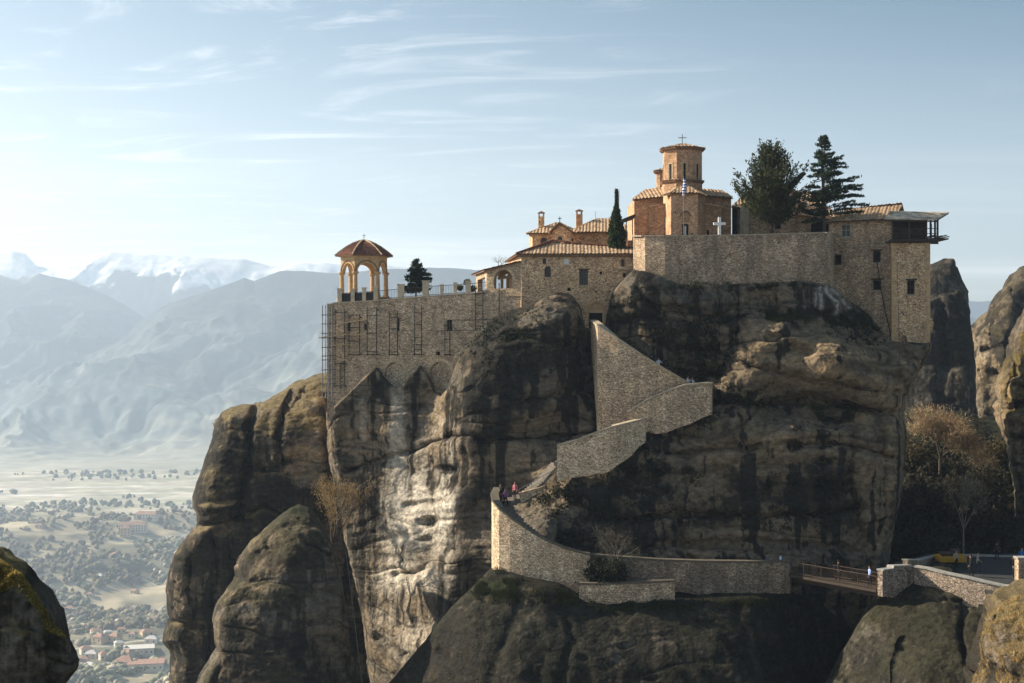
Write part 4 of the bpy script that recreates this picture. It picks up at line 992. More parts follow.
prof = [(1.0, 0), (.80, .30), (.60, .56), (.40, .77), (.20, .92), (0.03, 1.0)]
mb = MB()
for i in range(6):
    a0, a1 = ang[i], ang[(i + 1) % 6]
    if a1 < a0: a1 += 2 * math.pi
    nt_ = 44; vs = []; fs = []
    for k in range(nt_ + 1):
        f_ = k / nt_
        c0 = Vector((math.cos(a0), math.sin(a0), 0)).lerp(Vector((math.cos(a1), math.sin(a1), 0)), f_)
        hh = .07 * abs(math.cos(math.pi * f_ * 11))
        for rr, z_ in prof: vs.append(Vector((pc.x, pc.y, zE)) + c0 * (Ro * rr) + Vector((0, 0, (zr - zE) * z_ + hh * min(1, rr * 2))))
    m_ = len(prof)
    for k in range(nt_):
        for j in range(m_ - 1): fs.append((k * m_ + j, (k + 1) * m_ + j, (k + 1) * m_ + j + 1, k * m_ + j + 1))
    mb.add(vs, fs)
rf = mb.build('roof', M['tile_red'], t)
mb = MB()
for a0 in ang:
    pts = [Vector((pc.x + Ro * rr * math.cos(a0), pc.y + Ro * rr * math.sin(a0), zE + (zr - zE) * z_ + .05)) for rr, z_ in prof]
    mb.path(pts, .09, 6)
mb.build('hip_tiles', M['tile_tan'], rf)
mb = MB(); mb.lathe((pc.x, pc.y, zE - .06), [(.01, 0), (Ro - .02, 0), (Ro - .02, .06), (.01, .06)], 6, a0=math.radians(13)); mb.build('eaves', M['tile_edge'], rf)
mb = MB(); mb.lathe((pc.x, pc.y, zr - .08), [(.01, 0), (.12, .02), (.14, .12), (.05, .22), (.01, .22)], 8); mb.build('finial', M['ashlar'], t)
cross(t, (pc.x, pc.y, zr + .1), .62, .34, .05, 'steel')

# ---- loggia beside the refectory
lg = Plane(486.5, 140.1, 521.3, 138.4)
t = thing('loggia', 'small stone loggia with a glowing arched opening beside the railing', 'loggia', lg.at(503, 293))
mb = MB(); ao = lg.arch(494, 512.5, 269.5, 288.5)
wall_mesh(mb, lg, lg.poly([(486.5, 270), (521.3, 262), (521.3, 296), (486.5, 296)]), [ao], .5)
lgs = Plane(476, 150, 486.5, 140.1)
s0 = lgs.sz(477.5, 285)[0]; s1 = lgs.sz(485.5, 285)[0]
wall_mesh(mb, lgs, lgs.poly([(476, 274.6), (486.5, 270), (486.5, 296), (476, 296)]), [lgs.rect(477.6, 485.2, 278.5, 293)], .4)
mb.build('wall', M['wall_terrace'], t); mb = MB(); bk = Plane(478, 149.5, 518, 147.5); wall_mesh(mb, bk, bk.poly([(478, 274), (518, 266), (518, 297), (478, 297)]), [bk.arch(481, 489.5, 277, 291), bk.arch(491, 500.5, 275.5, 290), bk.arch(502, 513, 273.5, 290)], .35)
mb.build('rear_wall', M['plaster'], t)
voussoirs(t, lg, 494, 512.5, 269.5, 288.5, .3, .05)
mb = MB(); a, b, c, d = lg.at(485.5, 270.2, .25), lg.at(521.3, 262, .25), bk.at(519.5, 262.6, -.2), bk.at(474, 273.2, -.2)
roof_panel(mb, [lgs.at(474, 275.2, .3), lgs.at(487, 270.2, .3) , lg.at(521.3, 261.6, .2), bk.at(519, 262.8)], m=0, ms=1)
mb.build('roof', [M['tile_red'], M['tile_edge']], t)
mb = MB()
for x in (497.5, 504, 510): mb = MB(); p = lg.at(x, 290, -2.2); mb.lathe((p.x, p.y, p.z), [(.01, 0), (.22, 0), (.15, .15), (.13, 1.35), (.22, 1.5), (.01, 1.5)], 8); mb.build('column', M['plaster'], t)
mb = MB(); mb.beam(lg.at(488, 277.5, -2.2), lg.at(521, 272.5, -2.2), .25, .3); mb.build('beam', M['plaster'], t)

# ---- refectory (front building with the gate)
rf_ = Plane(521.3, 138.2, 634.5, 137.8)
t = thing('refectory', 'tan stone building with shallow tiled roof above the cliff gate', 'building', rf_.at(578, 310))
mb = MB()
gate = rf_.rect(589, 602.5, 312, 334); lun = rf_.arch(588.5, 604.5, 302, 311.5)
wins = [(544.5, 550.8, 266, 277, True), (542.6, 546.2, 258.3, 264, True), (579.2, 588, 270, 285, False), (621, 624.6, 259, 266.5, True), (623, 626, 273, 277, False), (599.6, 602.2, 271.5, 274.5, False), (567.2, 570.6, 287.5, 291, True), (563.5, 569, 258.5, 264.5, True)]
holes = [(rf_.arch if ar else rf_.rect)(x0, x1, y0, y1) for x0, x1, y0, y1, ar in wins]
wall_mesh(mb, rf_, rf_.poly([(521.3, 254), (634.5, 253.5), (634.5, 300), (606, 345), (575, 345), (521.3, 320)]), holes + [gate, lun], .6)
sw = Plane(507.5, 147, 521.3, 138.2); wall_mesh(mb, sw, sw.poly([(507.5, 261), (521.3, 254), (521.3, 320), (507.5, 316)]), (), .5, -.003)
br = Plane(507.5, 147, 634.5, 146); wall_mesh(mb, br, br.poly([(509, 262), (634, 254), (634, 300), (509, 310)]), (), .4)
mb.build('wall', M['wall_tan'], t)
window(t, rf_, *wins[0][:4], True); window(t, rf_, *wins[1][:4], True, bars=False); window(t, rf_, *wins[2][:4]); window(t, rf_, *wins[3][:4], True, bars=False)
for wv in wins[4:7]:
    mb = MB(); wall_mesh(mb, rf_, rf_.rect(*wv[:4]), (), .05, -.35); mb.build('vent_hole', M['dark'], t)
mb = MB(); wall_mesh(mb, rf_, rf_.arch(563.5, 569, 258.5, 264.5), (), .1, -.12); mb.build('niche', M['white'], t, label='small white painted niche')
sill(t, rf_, 543.8, 551.5, 277.6); sill(t, rf_, 578, 589.2, 285.6); sill(t, rf_, 615, 632, 269.5, 'ledge', 'coping', .12, .3); sill(t, rf_, 577.6, 589.6, 269.2, 'lintel', 'timber', .12, .06)
mb = MB(); wall_mesh(mb, rf_, gate, (), .1, -.55); mb.build('gate', M['dark'], t)
mb = MB(); wall_mesh(mb, rf_, lun, (), .2, -.25); mb.build('lunette', M['ashlar'], t)
sill(t, rf_, 587.5, 605, 311.8, 'gate_lintel', 'ashlar', .2, .14); voussoirs(t, rf_, 588.5, 604.5, 302, 311.5, .22, .06, 'ashlar', 9)
mb = MB()
e0, e1, r1, r0 = rf_.at(516.5, 254.5, .35), rf_.at(635.5, 254.2, .35), W(635.5, 248.8, 140.1), W(553, 241.2, 143.2)
roof_panel(mb, [e0, e1, r1, r0], ms=1)
roof_panel(mb, [W(504.5, 262.2, 148.5), e0 + Vector((0, 0, .0)), r0, r0 + Vector((-.3, .6, -.02))], ms=1)
roof_panel(mb, [W(635, 254, 150), W(504.5, 261.5, 148.6), r0 + Vector((0, .5, -.05))], ms=1); roof_panel(mb, [r1 + Vector((0, .3, -.05)), W(635, 254, 150), r0 + Vector((0, .5, -.05))], ms=1)
rf = mb.build('roof', [M['tile_tan'], M['tile_edge']], t)
mb = MB(); mb.path([e0 + Vector((0, 0, .1)), r0 + Vector((0, 0, .1)), r1 + Vector((0, 0, .08))], .11, 6); mb.build('ridge_tiles', M['tile_red'], rf)
mb = MB(); mb.beam(e0 + Vector((0, .2, -.2)), e1 + Vector((0, .2, -.2)), .2, .12); mb.build('eaves', M['tile_edge'], rf)

# ---- chapel behind with gable and chimney
ch = Plane(532.5, 150.5, 579.5, 150.2)
t = thing('chapel', 'small chapel with arched windows, little gable and tall chimney behind the refectory roof', 'chapel', ch.at(556, 250))
mb = MB(); hol = [ch.arch(540.5, 547, 237.5, 246), ch.arch(557, 562.5, 235.5, 244), ch.arch(567, 574, 238, 246)]
wall_mesh(mb, ch, ch.poly([(532.5, 232.5), (579.5, 232.5), (579.5, 262), (532.5, 262)]), hol, .5)
sl_ = Plane(529, 158, 532.5, 150.5); wall_mesh(mb, sl_, sl_.poly([(529, 233), (532.5, 232.5), (532.5, 262), (529, 262)]), (), .4, -.003)
gp = Plane(551.5, 147.6, 572, 147.5); wall_mesh(mb, gp, gp.poly([(552.5, 232), (560, 224.8), (571.5, 232), (571.5, 262), (552.5, 262)]), [gp.arch(557, 563, 235.5, 244)], .6)
mb.build('wall', M['wall_tan'], t)
for h_ in ((540.5, 547, 237.5, 246), (567, 574, 238, 246)): window(t, ch, *h_, True, bars=False)
window(t, gp, 557, 563, 235.5, 244, True, bars=False, fm='frame_pale')
mb = MB(); ap = W(557, 222.8, 153.5)
roof_panel(mb, [ch.at(526.8, 234, .5), ch.at(580.5, 233.2, .5), ap + Vector((.3, 0, 0)), ap], ms=1)
roof_panel(mb, [W(526, 233.5, 160), ch.at(526.8, 234, .5), ap, ap + Vector((.0, .3, 0))], ms=1)
roof_panel(mb, [ch.at(580.5, 233.2, .5), W(579, 233, 159), ap + Vector((.3, .3, 0)), ap + Vector((.3, 0, 0))], ms=1)
ga, gl, gr = gp.at(559.8, 222.8, .3), gp.at(549.5, 232.8, .3), gp.at(573.5, 232.6, .3)
bk_ = Vector((0, 5.2, .15))
roof_panel(mb, [gl, gl + bk_, ga + bk_, ga], ms=1); roof_panel(mb, [gr + bk_, gr, ga, ga + bk_], ms=1)
rf = mb.build('roof', [M['tile_tan'], M['tile_edge']], t)
def chimney(parent, x, y0, y1, Y, wpx, mat, name='chimney'):
    a = W(x, y0, Y); ww = wpx / F * Y / 2; zt_ = ZZ(y1, Y)
    m_ = MB(); m_.box(a.x - ww, a.x + ww, Y - ww, Y + ww, a.z, zt_ - .55)
    for sx_ in (-1, 1):
        for sy_ in (-1, 1): m_.box(a.x + sx_ * ww * .72 - ww * .25, a.x + sx_ * ww * .72 + ww * .25, Y + sy_ * ww * .72 - ww * .25, Y + sy_ * ww * .72 + ww * .25, zt_ - .55, zt_ - .2)
    c_ = m_.build(name, M[mat], parent)
    k_ = MB(); k_.lathe((a.x, Y, zt_ - .2), [(.01, 0), (ww * 1.75, 0), (ww * 1.6, .06), (.01, .26)], 4, a0=math.pi / 4); k_.build('chimney_cap', M['tile_edge'], c_)
    return c_
chimney(rf, 541.3, 232, 211.5, 152.3, 6.0, 'wall_tan')
cross(t, gp.at(559.8, 222.6, .1), .62, .4, .07, 'iron')

# ---- hipped roof building further back
hb = Plane(576, 156, 634, 155.6)
t = thing('hipped_building', 'low building with broad hipped tile roof and brick chimney behind the cypress', 'building', hb.at(606, 250))
mb = MB(); wall_mesh(mb, hb, hb.poly([(576, 232), (634, 232), (634, 262), (576, 262)]), (), .5); mb.build('wall', M['wall_tan'], t)
mb = MB(); e0, e1, r0, r1 = hb.at(569, 232.6, .5), hb.at(636, 232.4, .5), W(598, 218.6, 160.5), W(613, 218.6, 160.5)
roof_panel(mb, [e0, e1, r1, r0], ms=1); roof_panel(mb, [W(566, 232, 166), e0, r0, r0 + Vector((0, .2, 0))], ms=1); roof_panel(mb, [e1, W(636, 232, 166), r1 + Vector((0, .2, 0)), r1], ms=1)
rf = mb.build('roof', [M['tile_tan'], M['tile_edge']], t)
chimney(rf, 579.2, 228, 209.5, 160, 6.4, 'wall_brick')
mb = MB(); mb.tube(W(595.5, 220, 160.5), W(595.5, 211, 160.5), .02); mb.build('aerial', M['iron'], rf)

# ---- pergola strip by the church
t = thing('pergola', 'timber lean-to canopy on thin posts between the cypress and the church', 'pergola', W(628, 240, 141))
mb = MB(); mb.poly_prism([W(621.5, 219.3, 139.5), W(635.5, 213.8, 139.5), W(635.5, 216.8, 139.5), W(621.5, 221.5, 139.5)], (0, 3.5, 0)); mb.build('canopy', M['timber'], t)
for x, Y_ in ((626.3, 139.7), (632.5, 142.8)): mb = MB(); mb.tube(W(x, 250, Y_), W(x, 218, Y_), .05); mb.build('post', M['timber'], t)
mb = MB(); mb.box(XX(627.5, 142), XX(636, 142), 142.4, 142.8, ZZ(250, 142), ZZ(240, 142)); mb.build('parapet', M['wall_brick'], t)

# ---- big retaining wall under the church
t = thing('retaining_wall', 'curved grey retaining wall carrying the church yard', 'wall', W(735, 288, 133))
mb = MB(); wl = [(633.8, 136.5), (645, 134.4), (665, 133.6), (700, 133.2), (760, 133), (805, 133.2), (824, 133.6), (831.5, 134.6), (834, 138)]
n = len(wl); vs = []
top = [236.3, 236.2, 236.2, 236, 235, 233.6, 232.9, 232.7, 233.5]; bot = [285, 280, 292, 296, 294, 292, 294, 298, 303]
for (x, Y_), ty, by in zip(wl, top, bot):
    for off in (0, .6):
        vs += [W(x, by, Y_) + Vector((0, off, 0)), W(x, ty, Y_) + Vector((0, off, 0))]
fs = []
for i in range(n - 1):
    a, b = i * 4, (i + 1) * 4
    fs += [(a, b, b + 1, a + 1), (a + 1, b + 1, b + 3, a + 3), (a + 3, b + 3, b + 2, a + 2), (a, a + 2, b + 2, b)]
fs += [(0, 1, 3, 2), ((n - 1) * 4, (n - 1) * 4 + 2, (n - 1) * 4 + 3, (n - 1) * 4 + 1)]
mb.add(vs, fs); mb.build('wall', M['wall_grey'], t)
mb = MB()
for i in range(n - 1):
    mb.beam(W(wl[i][0], top[i], wl[i][1]) + Vector((0, .3, .04)), W(wl[i + 1][0], top[i + 1], wl[i + 1][1]) + Vector((0, .3, .04)), .72, .1)
mb.build('coping', M['coping'], t)
mb = MB(); mb.add([W(634, 237, 137), W(833, 234, 137.5), W(833, 234, 160), W(634, 234.5, 160)], [(0, 1, 2, 3)])
mb.add([W(665, 236.6, 134), W(824, 234, 134), W(833, 234, 137.5), W(634, 237, 137)], [(0, 1, 2, 3)]); mb.build('yard_paving', M['path'], t)

# ---- church with polygonal apse and drum tower
zg = ZZ(236, 140) - .3
t = thing('church', 'brick and stone church with polygonal apse and drum tower', 'church', W(683, 236, 143))
def poly_wall(mb, pts, z0, z1s, m=0, thick=None):
    """closed prism over plan points, flat top at z1s"""
    mb.poly_prism([Vector((x, y, z0)) for x, y in pts], (0, 0, z1s - z0), m)
ap_pts = [(XX(663, 141.5), 145), (XX(663, 141.2), 141.2), (XX(672, 139.4), 139.4), (XX(697.5, 139.2), 139.2), (XX(706, 141.4), 141.2), (XX(706.2, 141.5), 145)]
mb = MB()
# the apse: three faceted walls, the middle one with a doorway
apl = Plane(671, 139.5, 697.8, 139.2)
wall_mesh(mb, apl, apl.poly([(671, 193), (697.8, 193), (697.8, 241), (671, 241)]), [apl.rect(682, 688.5, 224, 241), apl.arch(682, 689, 212.5, 222.5)], .5)
for P0, P1 in ((Plane(663.2, 143, 671, 139.5), None), (Plane(697.8, 139.2, 706.2, 142.6), None)):
    a, b = P0, P1; x0 = P0.A.x / P0.A.y * F + CX; x1 = P0.B.x / P0.B.y * F + CX
    wall_mesh(mb, P0, P0.poly([(x0, 193.5), (x1, 193.0), (x1, 241), (x0, 241)]), (), .5, -.002)
apse = mb.build('apse', M['wall_brick'], t)
mb = MB(); wall_mesh(mb, apl, apl.rect(682, 688.5, 224, 241), (), .1, -.4); mb.build('door', M['dark'], apse)
mb = MB(); wall_mesh(mb, apl, apl.rect(684.2, 686.2, 225.5, 240), (), .06, -.36); mb.build('door_post', M['white'], apse)
mb = MB(); wall_mesh(mb, apl, apl.arch(682, 689, 212.5, 222.5), (), .2, -.2); mb.build('blind_arch', M['wall_brick'], apse)
voussoirs(apse, apl, 681.6, 689.4, 212.5, 222.5, .18, .04, 'tile_edge', 9)
mb = MB()
for x0, x1, y0, Y0, ys_, dp in ((634.2, 664, 241, 144.2, (199.2, 196.2), 8), (705.5, 731.2, 241, 144.2, (195.5, 197.5), 8)):
    pl = Plane(x0, Y0, x1, Y0); mb = MB(); wall_mesh(mb, pl, pl.poly([(x0, ys_[0]), (x1, ys_[1]), (x1, y0), (x0, y0)]), (), dp)
    mb.build('nave', M['wall_brick'], t)
mb = MB()
sc1, sc2 = Plane(648.8, 142.4, 665, 142.2), Plane(704.5, 142.2, 721, 142.4)
wall_mesh(mb, sc1, sc1.poly([(648.8, 206.5), (665, 203.6), (665, 241), (648.8, 241)]), (), 2.2); sc0 = mb.build('side_chapel', M['wall_brick'], t); mb = MB(); wall_mesh(mb, sc2, sc2.poly([(704.5, 203.5), (721, 206.8), (721, 241), (704.5, 241)]), [sc2.rect(706.8, 709.2, 230, 238)], 2.2)
sc = mb.build('side_chapel', M['wall_brick'], t)
mb = MB(); wall_mesh(mb, sc2, sc2.rect(706.8, 709.2, 230, 238), (), .1, -.3); mb.build('window', M['dark'], sc)
for par, pl, pp in ((sc0, sc1, [(647.2, 207.3), (666, 204.3), (666, 203.2), (647.2, 206)]), (sc, sc2, [(703.5, 204.2), (722.6, 207.8), (722.6, 206.4), (703.5, 203)])):
    mb = MB(); wall_mesh(mb, pl, pl.poly(pp), (), 2.6, .22); mb.build('chapel_cornice', M['tile_tan'], par)
mb = MB()
for i, pl in enumerate((Plane(632.8, 143.6, 664.5, 143.6), Plane(705, 143.6, 733, 143.6))):
    if i == 0: q = [pl.at(632.6, 199.8), pl.at(665, 196.8), W(672, 187.0, 148), W(646, 190.2, 148)]
    else: q = [pl.at(704.5, 195.8), pl.at(733.2, 198), W(722, 190.5, 148), W(697, 186.5, 148)]
    roof_panel(mb, q, ms=1)
roof_panel(mb, [W(632.6, 199.5, 152), W(632.6, 199.8, 143.6), W(646, 190.2, 148), W(646, 190.4, 149)], ms=1)
a0_, b0_, c0_, d0_ = Vector(apl.at(661.2, 194.6, -1.2)), Vector(apl.at(670.5, 193.6, .35)), Vector(apl.at(698.4, 193.6, .35)), Vector(apl.at(708, 195, -1.6))
tp = W(684, 186.6, 143.4)
roof_panel(mb, [b0_, c0_, tp + Vector((.5, 0, 0)), tp - Vector((.5, 0, 0))], ms=1); roof_panel(mb, [a0_, b0_, tp - Vector((.5, 0, 0)), tp - Vector((.6, .3, 0))], ms=1); roof_panel(mb, [c0_, d0_, tp + Vector((.6, .3, 0)), tp + Vector((.5, 0, 0))], ms=1)
mb.build('roof', [M['tile_tan'], M['tile_edge']], t)
def drum(parent, cx_, Yc, rpx, ylow, ytop_, roofpx, yap, n, mat, slits=True, a0=0., name='drum'):
    c = W(cx_, ylow, Yc); r = rpx / F * Yc; h = (ylow - ytop_) / F * Yc
    m_ = MB(); m_.lathe((c.x, c.y, c.z), [(.01, 0), (r, 0), (r, h), (.01, h)], n, a0=a0)
    d_ = m_.build(name, M[mat], parent)
    k_ = MB(); ro = roofpx / F * Yc; hr = (ytop_ - yap) / F * Yc
    k_.lathe((c.x, c.y, c.z + h - .02), [(.01, 0), (ro - .12, 0), (ro, .12), (ro, .2), (.01, .2)], n, a0=a0); k_.build('cornice', M['tile_edge'], d_)
    k_ = MB(); top_ = Vector((c.x, c.y, c.z + h + hr))
    for i in range(n):
        q0, q1 = a0 + 2 * math.pi * i / n, a0 + 2 * math.pi * (i + 1) / n
        e0_, e1_ = [Vector((c.x + (ro + .05) * math.cos(q), c.y + (ro + .05) * math.sin(q), c.z + h + .2)) for q in (q0, q1)]
        roof_panel(k_, [e0_, e1_, top_.lerp(e1_, .04), top_.lerp(e0_, .04)], ms=1)
    k_.build('roof', [M['tile_tan'], M['tile_edge']], d_)
    return d_, c, r, h
d1, c, r, h = drum(t, 682, 145.5, 20.8, 196, 184.5, 22.5, 176, 8, 'wall_brick', a0=math.radians(22.5), name='drum_base')
d2, c, r, h = drum(t, 682.3, 145.5, 20.2, 184, 151.8, 23.4, 144.0, 8, 'wall_brick', a0=math.radians(22.5))
for k in range(-2, 3):                                                     # slit windows of the drum with brick reveals
    q = math.radians(270 + 45 * k); dn = Vector((math.cos(q), math.sin(q), 0)); tn = Vector((-dn.y, dn.x, 0)); ri = r * math.cos(math.pi / 8)
    base_ = Vector((c.x, c.y, 0)) + dn * (ri - .05)
    m_ = MB(); z0, z1 = ZZ(181, 145.5), ZZ(165.5, 145.5)
    m_.beam(base_ + Vector((0, 0, z0)), base_ + Vector((0, 0, z1)), .2, .14, up=tuple(dn)); m_.build('window', M['dark'], d2)
    m_ = MB()
    for s_ in (-1, 1): m_.beam(base_ + tn * s_ * .26 + Vector((0, 0, z0)), base_ + tn * s_ * .26 + Vector((0, 0, z1)), .09, .18, up=tuple(dn))
    m_.beam(base_ - tn * .3 + Vector((0, 0, z1 + .06)), base_ + tn * .3 + Vector((0, 0, z1 + .06)), .2, .12); m_.build('window_surround', M['arch_stone'], d2)
d3, c3_, r3, h3 = drum(t, 661.5, 152, 5.5, 200, 173.5, 8.2, 169, 8, 'wall_brick', a0=math.radians(22.5), name='corner_turret')
cross(t, W(682.3, 144.5, 145.5), 1.05, .85, .07, 'steel')

# ---- white cross and flag in the church yard
a = W(719.5, 236.4, 136.5)
t = thing('white_cross', 'plain white cross standing on the retaining wall beside the church', 'cross', a)
cross(t, (a.x, a.y, a.z), (236.4 - 217.2) / F * 136.5, 12 / F * 136.5, .26, 'white', 'cross_beams')
mb = MB(); mb.box(a.x - .3, a.x + .3, a.y - .3, a.y + .3, a.z - .15, a.z + .08); mb.build('base', M['concrete'], t)
fl_ = W(683.6, 239, 137.2)
t = thing('flagpole', 'slim flagpole with a furled blue and white striped flag before the apse', 'flag', fl_)
mb = MB(); mb.tube(fl_, W(683.6, 176.5, 137.2), .035, .025); mb.build('pole', M['steel'], t)
mb = MB(); zt_, zb_ = ZZ(178.5, 137.2), ZZ(195.5, 137.2); seg = 12
for i in range(seg):
    f0, f1 = i / seg, (i + 1) / seg
    wd = lambda f: .10 + .13 * math.sin(f * math.pi) ** .6 * (.7 + .5 * f) + .035 * math.sin(f * 21)
    z0, z1 = zt_ + (zb_ - zt_) * f0, zt_ + (zb_ - zt_) * f1
    off = lambda f: .05 * math.sin(f * 5)
    mb.lathe((fl_.x + .06 + off(f0), fl_.y, 0), [(wd(f0) * .8, z0), (wd(f1) * .8, z1)], 8, m=i % 2)
mb.lathe((fl_.x + .05, fl_.y, 0), [(.01, zt_), (wd(0) * .8, zt_)], 8, m=0)
mb.build('flag', [M['blue'], M['white']], t, smooth=True)

# ---- long building behind the two trees
lb = Plane(734, 150, 838, 149)
t = thing('long_building', 'stone building with sloping roof and dark arched doorway behind the two conifers', 'building', lb.at(785, 240))
mb = MB(); wall_mesh(mb, lb, lb.poly([(736, 205), (760, 200), (800, 200), (838, 220), (838, 245), (736, 245)]), [lb.arch(811, 829, 214, 245), lb.rect(742, 746.5, 216, 245), lb.rect(775, 781, 220, 229)], .6)
mb.build('wall', M['wall_old'], t)
mb = MB(); wall_mesh(mb, lb, lb.arch(811, 829, 214, 245), (), .1, -.5); mb.build('doorway', M['dark'], t); mb = MB(); wall_mesh(mb, lb, lb.rect(775, 781, 220, 229), (), .1, -.45); mb.build('window', M['dark'], t)
mb = MB(); wall_mesh(mb, lb, lb.rect(740, 748.5, 206, 238), (), .3, .5); mb.build('lit_wall_strip', M['cream'], t)  # pale slab puts a bright sunlit strip of wall into colour
mb = MB(); roof_panel(mb, [lb.at(731, 207, .4), lb.at(842, 221.5, .4), W(812, 192.5, 156), W(752, 191, 156)], ms=1); mb.build('roof', [M['tile_tan'], M['tile_edge']], t)
mb = MB(); wall_mesh(mb, lb, lb.rect(732, 737.5, 205, 242), (), .2, .1); mb.build('shutter_door', M['dark'], t)

# ---- north-east wing beside the tower
wg = Plane(829, 140.5, 892, 138.6)
t = thing('stone_wing', 'two storey stone wing with tiled roof joining the hoist tower', 'building', wg.at(862, 300))
mb = MB(); wn = [(841, 850.6, 224, 237.3), (834.5, 841.5, 254.5, 265), (873, 880.6, 251, 262.5), (873, 881.2, 280, 290.2)]
wall_mesh(mb, wg, wg.poly([(829, 222), (892, 219), (892, 352), (829, 310)]), [wg.rect(*q) for q in wn], .6)
mb.build('wall', M['wall_old'], t); mb = MB(); wall_mesh(mb, Plane(829, 152, 892, 151), Plane(829, 152, 892, 151).poly([(829, 222), (892, 219), (892, 300), (829, 300)]), (), .4)
mb.build('wall', M['wall_old'], t)
window(t, wg, *wn[0], fm='frame_pale')
for q in wn[1:]: window(t, wg, *q, bars=False, pane='dark'); 
for q in wn: sill(t, wg, q[0] - 1.5, q[1] + 1.5, q[3] + .8)
for q in wn[2:]: sill(t, wg, q[0] - 2, q[1] + 2, q[2] - .8, 'lintel', 'timber', .14, .06)
sill(t, wg, 840, 892, 246.3, 'string_course', 'coping', .12, .12)
mb = MB(); mb.path([wg.at(877, 262, .12), wg.at(880.5, 285, .12), wg.at(884, 305, .14), wg.at(891.5, 338, .16)], .05, 6); mb.build('drain_pipe', M['rust'], t)
mb = MB(); e0, e1 = wg.at(826, 223, .45), wg.at(893.5, 219.6, .45); r0, r1 = W(849, 209.2, 146), W(903, 205.4, 145)
roof_panel(mb, [e0, e1, r1, r0], ms=1); roof_panel(mb, [W(826, 222.8, 152), e0, r0, r0 + Vector((0, .2, 0))], ms=1); roof_panel(mb, [W(905, 215, 153), W(826, 222, 153), r0 + Vector((0, .2, 0)), r1 + Vector((0, .2, 0))], ms=1)
mb.build('roof', [M['tile_tan'], M['tile_edge']], t)

# ---- hoist tower with timber gallery
tp_ = Plane(891.3, 137.9, 930.3, 137.6)
t = thing('hoist_tower', 'tall square tower with timber hoist gallery overhanging the cliff', 'tower', tp_.at(911, 345))
mb = MB(); wi = (907.2, 914.8, 280.3, 294.4)
wall_mesh(mb, tp_, tp_.poly([(891.3, 243), (930.3, 243), (930.3, 345), (921, 349), (905, 349), (893, 346)]), [tp_.rect(*wi), tp_.arch(901, 907, 335, 347.5)], .5)
s2 = Plane(930.3, 137.6, 927.0, 146); wall_mesh(mb, s2, s2.poly([(930.3, 243), (927, 248), (927, 346), (930.3, 345)]), (), .5, -.003)
bk2 = Plane(891, 146.3, 927.5, 146); wall_mesh(mb, bk2, bk2.poly([(891, 246), (927.4, 246), (927.4, 346), (891, 346)]), (), .4)
mb.build('wall', M['wall_tan'], t)
window(t, tp_, *wi, pane='dark'); sill(t, tp_, 905.8, 916.5, 295.2); sill(t, tp_, 905.5, 917, 279.6, 'lintel', 'timber', .14, .06)
mb = MB(); wall_mesh(mb, tp_, tp_.arch(901, 907, 335, 347.5), (), .1, -.35); mb.build('niche', M['wall_old'], t)
mb = MB(); a = W(930.2, 325, 139); mb.lathe((a.x, a.y, 0), [(.02, ZZ(333, 139)), (.22, ZZ(330, 139)), (.36, ZZ(324, 139)), (.22, ZZ(319, 139)), (.02, ZZ(317.5, 139))], 10); mb.build('stone_knob', M['wall_tan'], t, smooth=True)
# quoins
mb = MB()
for k in range(24):
    zq = ZZ(344, 137.8) + .41 * k; wq = .5 if k % 2 else .3
    if zq > ZZ(246, 137.8): break
    p = tp_.A + tp_.u * (wq / 2 + .01) + tp_.n * .012; mb.box(p.x - wq / 2, p.x + wq / 2, p.y - .02, p.y + .3, zq, zq + .38)
    p = tp_.B - tp_.u * (wq / 2 + .01) + tp_.n * .012; mb.box(p.x - wq / 2, p.x + wq / 2, p.y - .02, p.y + .3, zq, zq + .38)
mb.build('quoins', M['ashlar'], t)
# the gallery: floor, posts, rails, boarding with an added dark back, sheet metal canopy
fz = ZZ(241, 137.5)
mb = MB(); mb.box(XX(891.5, 137.5), XX(938, 137.5), 136.9, 146, fz, fz + .14); mb.box(XX(928, 137.5), XX(949, 137.5), 137.6, 143, fz + .15, fz + .28)
for k in range(8): y_ = 137.2 + k * 1.1; mb.box(XX(888, 137.5), XX(936.5 + (k % 3) * 4, 137.5), y_, y_ + .14, fz - .16, fz - .003)
gf = mb.build('gallery_floor', M['timber'], t)
mb = MB()
for x in (946.5, 942, 949, 938, 934.5): mb.beam(W(x - 13, 239.5 - (x % 3) * .7, 138 + x % 2), W(x, 237.5 - (x % 4) * .9, 138.6 + x % 3), .12, .1)
mb.build('hoist_beams', M['timber'], t)
zt2 = ZZ(219, 137.5)
for x, Y_ in ((892.6, 137.1), (926.3, 137.1), (930.6, 137.4), (935, 138.5), (937.6, 137.3), (931, 143.5), (909, 137.1)):
    mb = MB(); p = W(x, 230, Y_); mb.box(p.x - .08, p.x + .08, p.y - .08, p.y + .08, fz + .14, zt2); mb.build('gallery_post', M['timber'], t)
mb = MB()
for z_ in (.55, 1.05): mb.beam((XX(893, 137.1), 137.08, fz + .14 + z_), (XX(937, 137.1), 137.2, fz + .14 + z_), .06, .07)
for k in range(24): x_ = XX(894 + k * 1.4, 137.1); mb.beam((x_, 137.1, fz + .14), (x_, 137.1, fz + 1.15), .03, .03)
mb.build('gallery_rail', M['timber'], t)
mb = MB()
for k in range(15): x_ = XX(894 + 2.15 * k, 139.6); mb.box(x_, x_ + .17, 139.5 + .03 * (k % 3), 139.6 + .03 * (k % 3), fz + .14, zt2 + .2)
mb.box(XX(893, 140), XX(925.5, 140), 139.9, 140.0, fz + .14, zt2 + .3)  # solid panel added behind the slats to keep the gallery interior dark
mb.build('gallery_slats_dark_back', M['timber'], t)
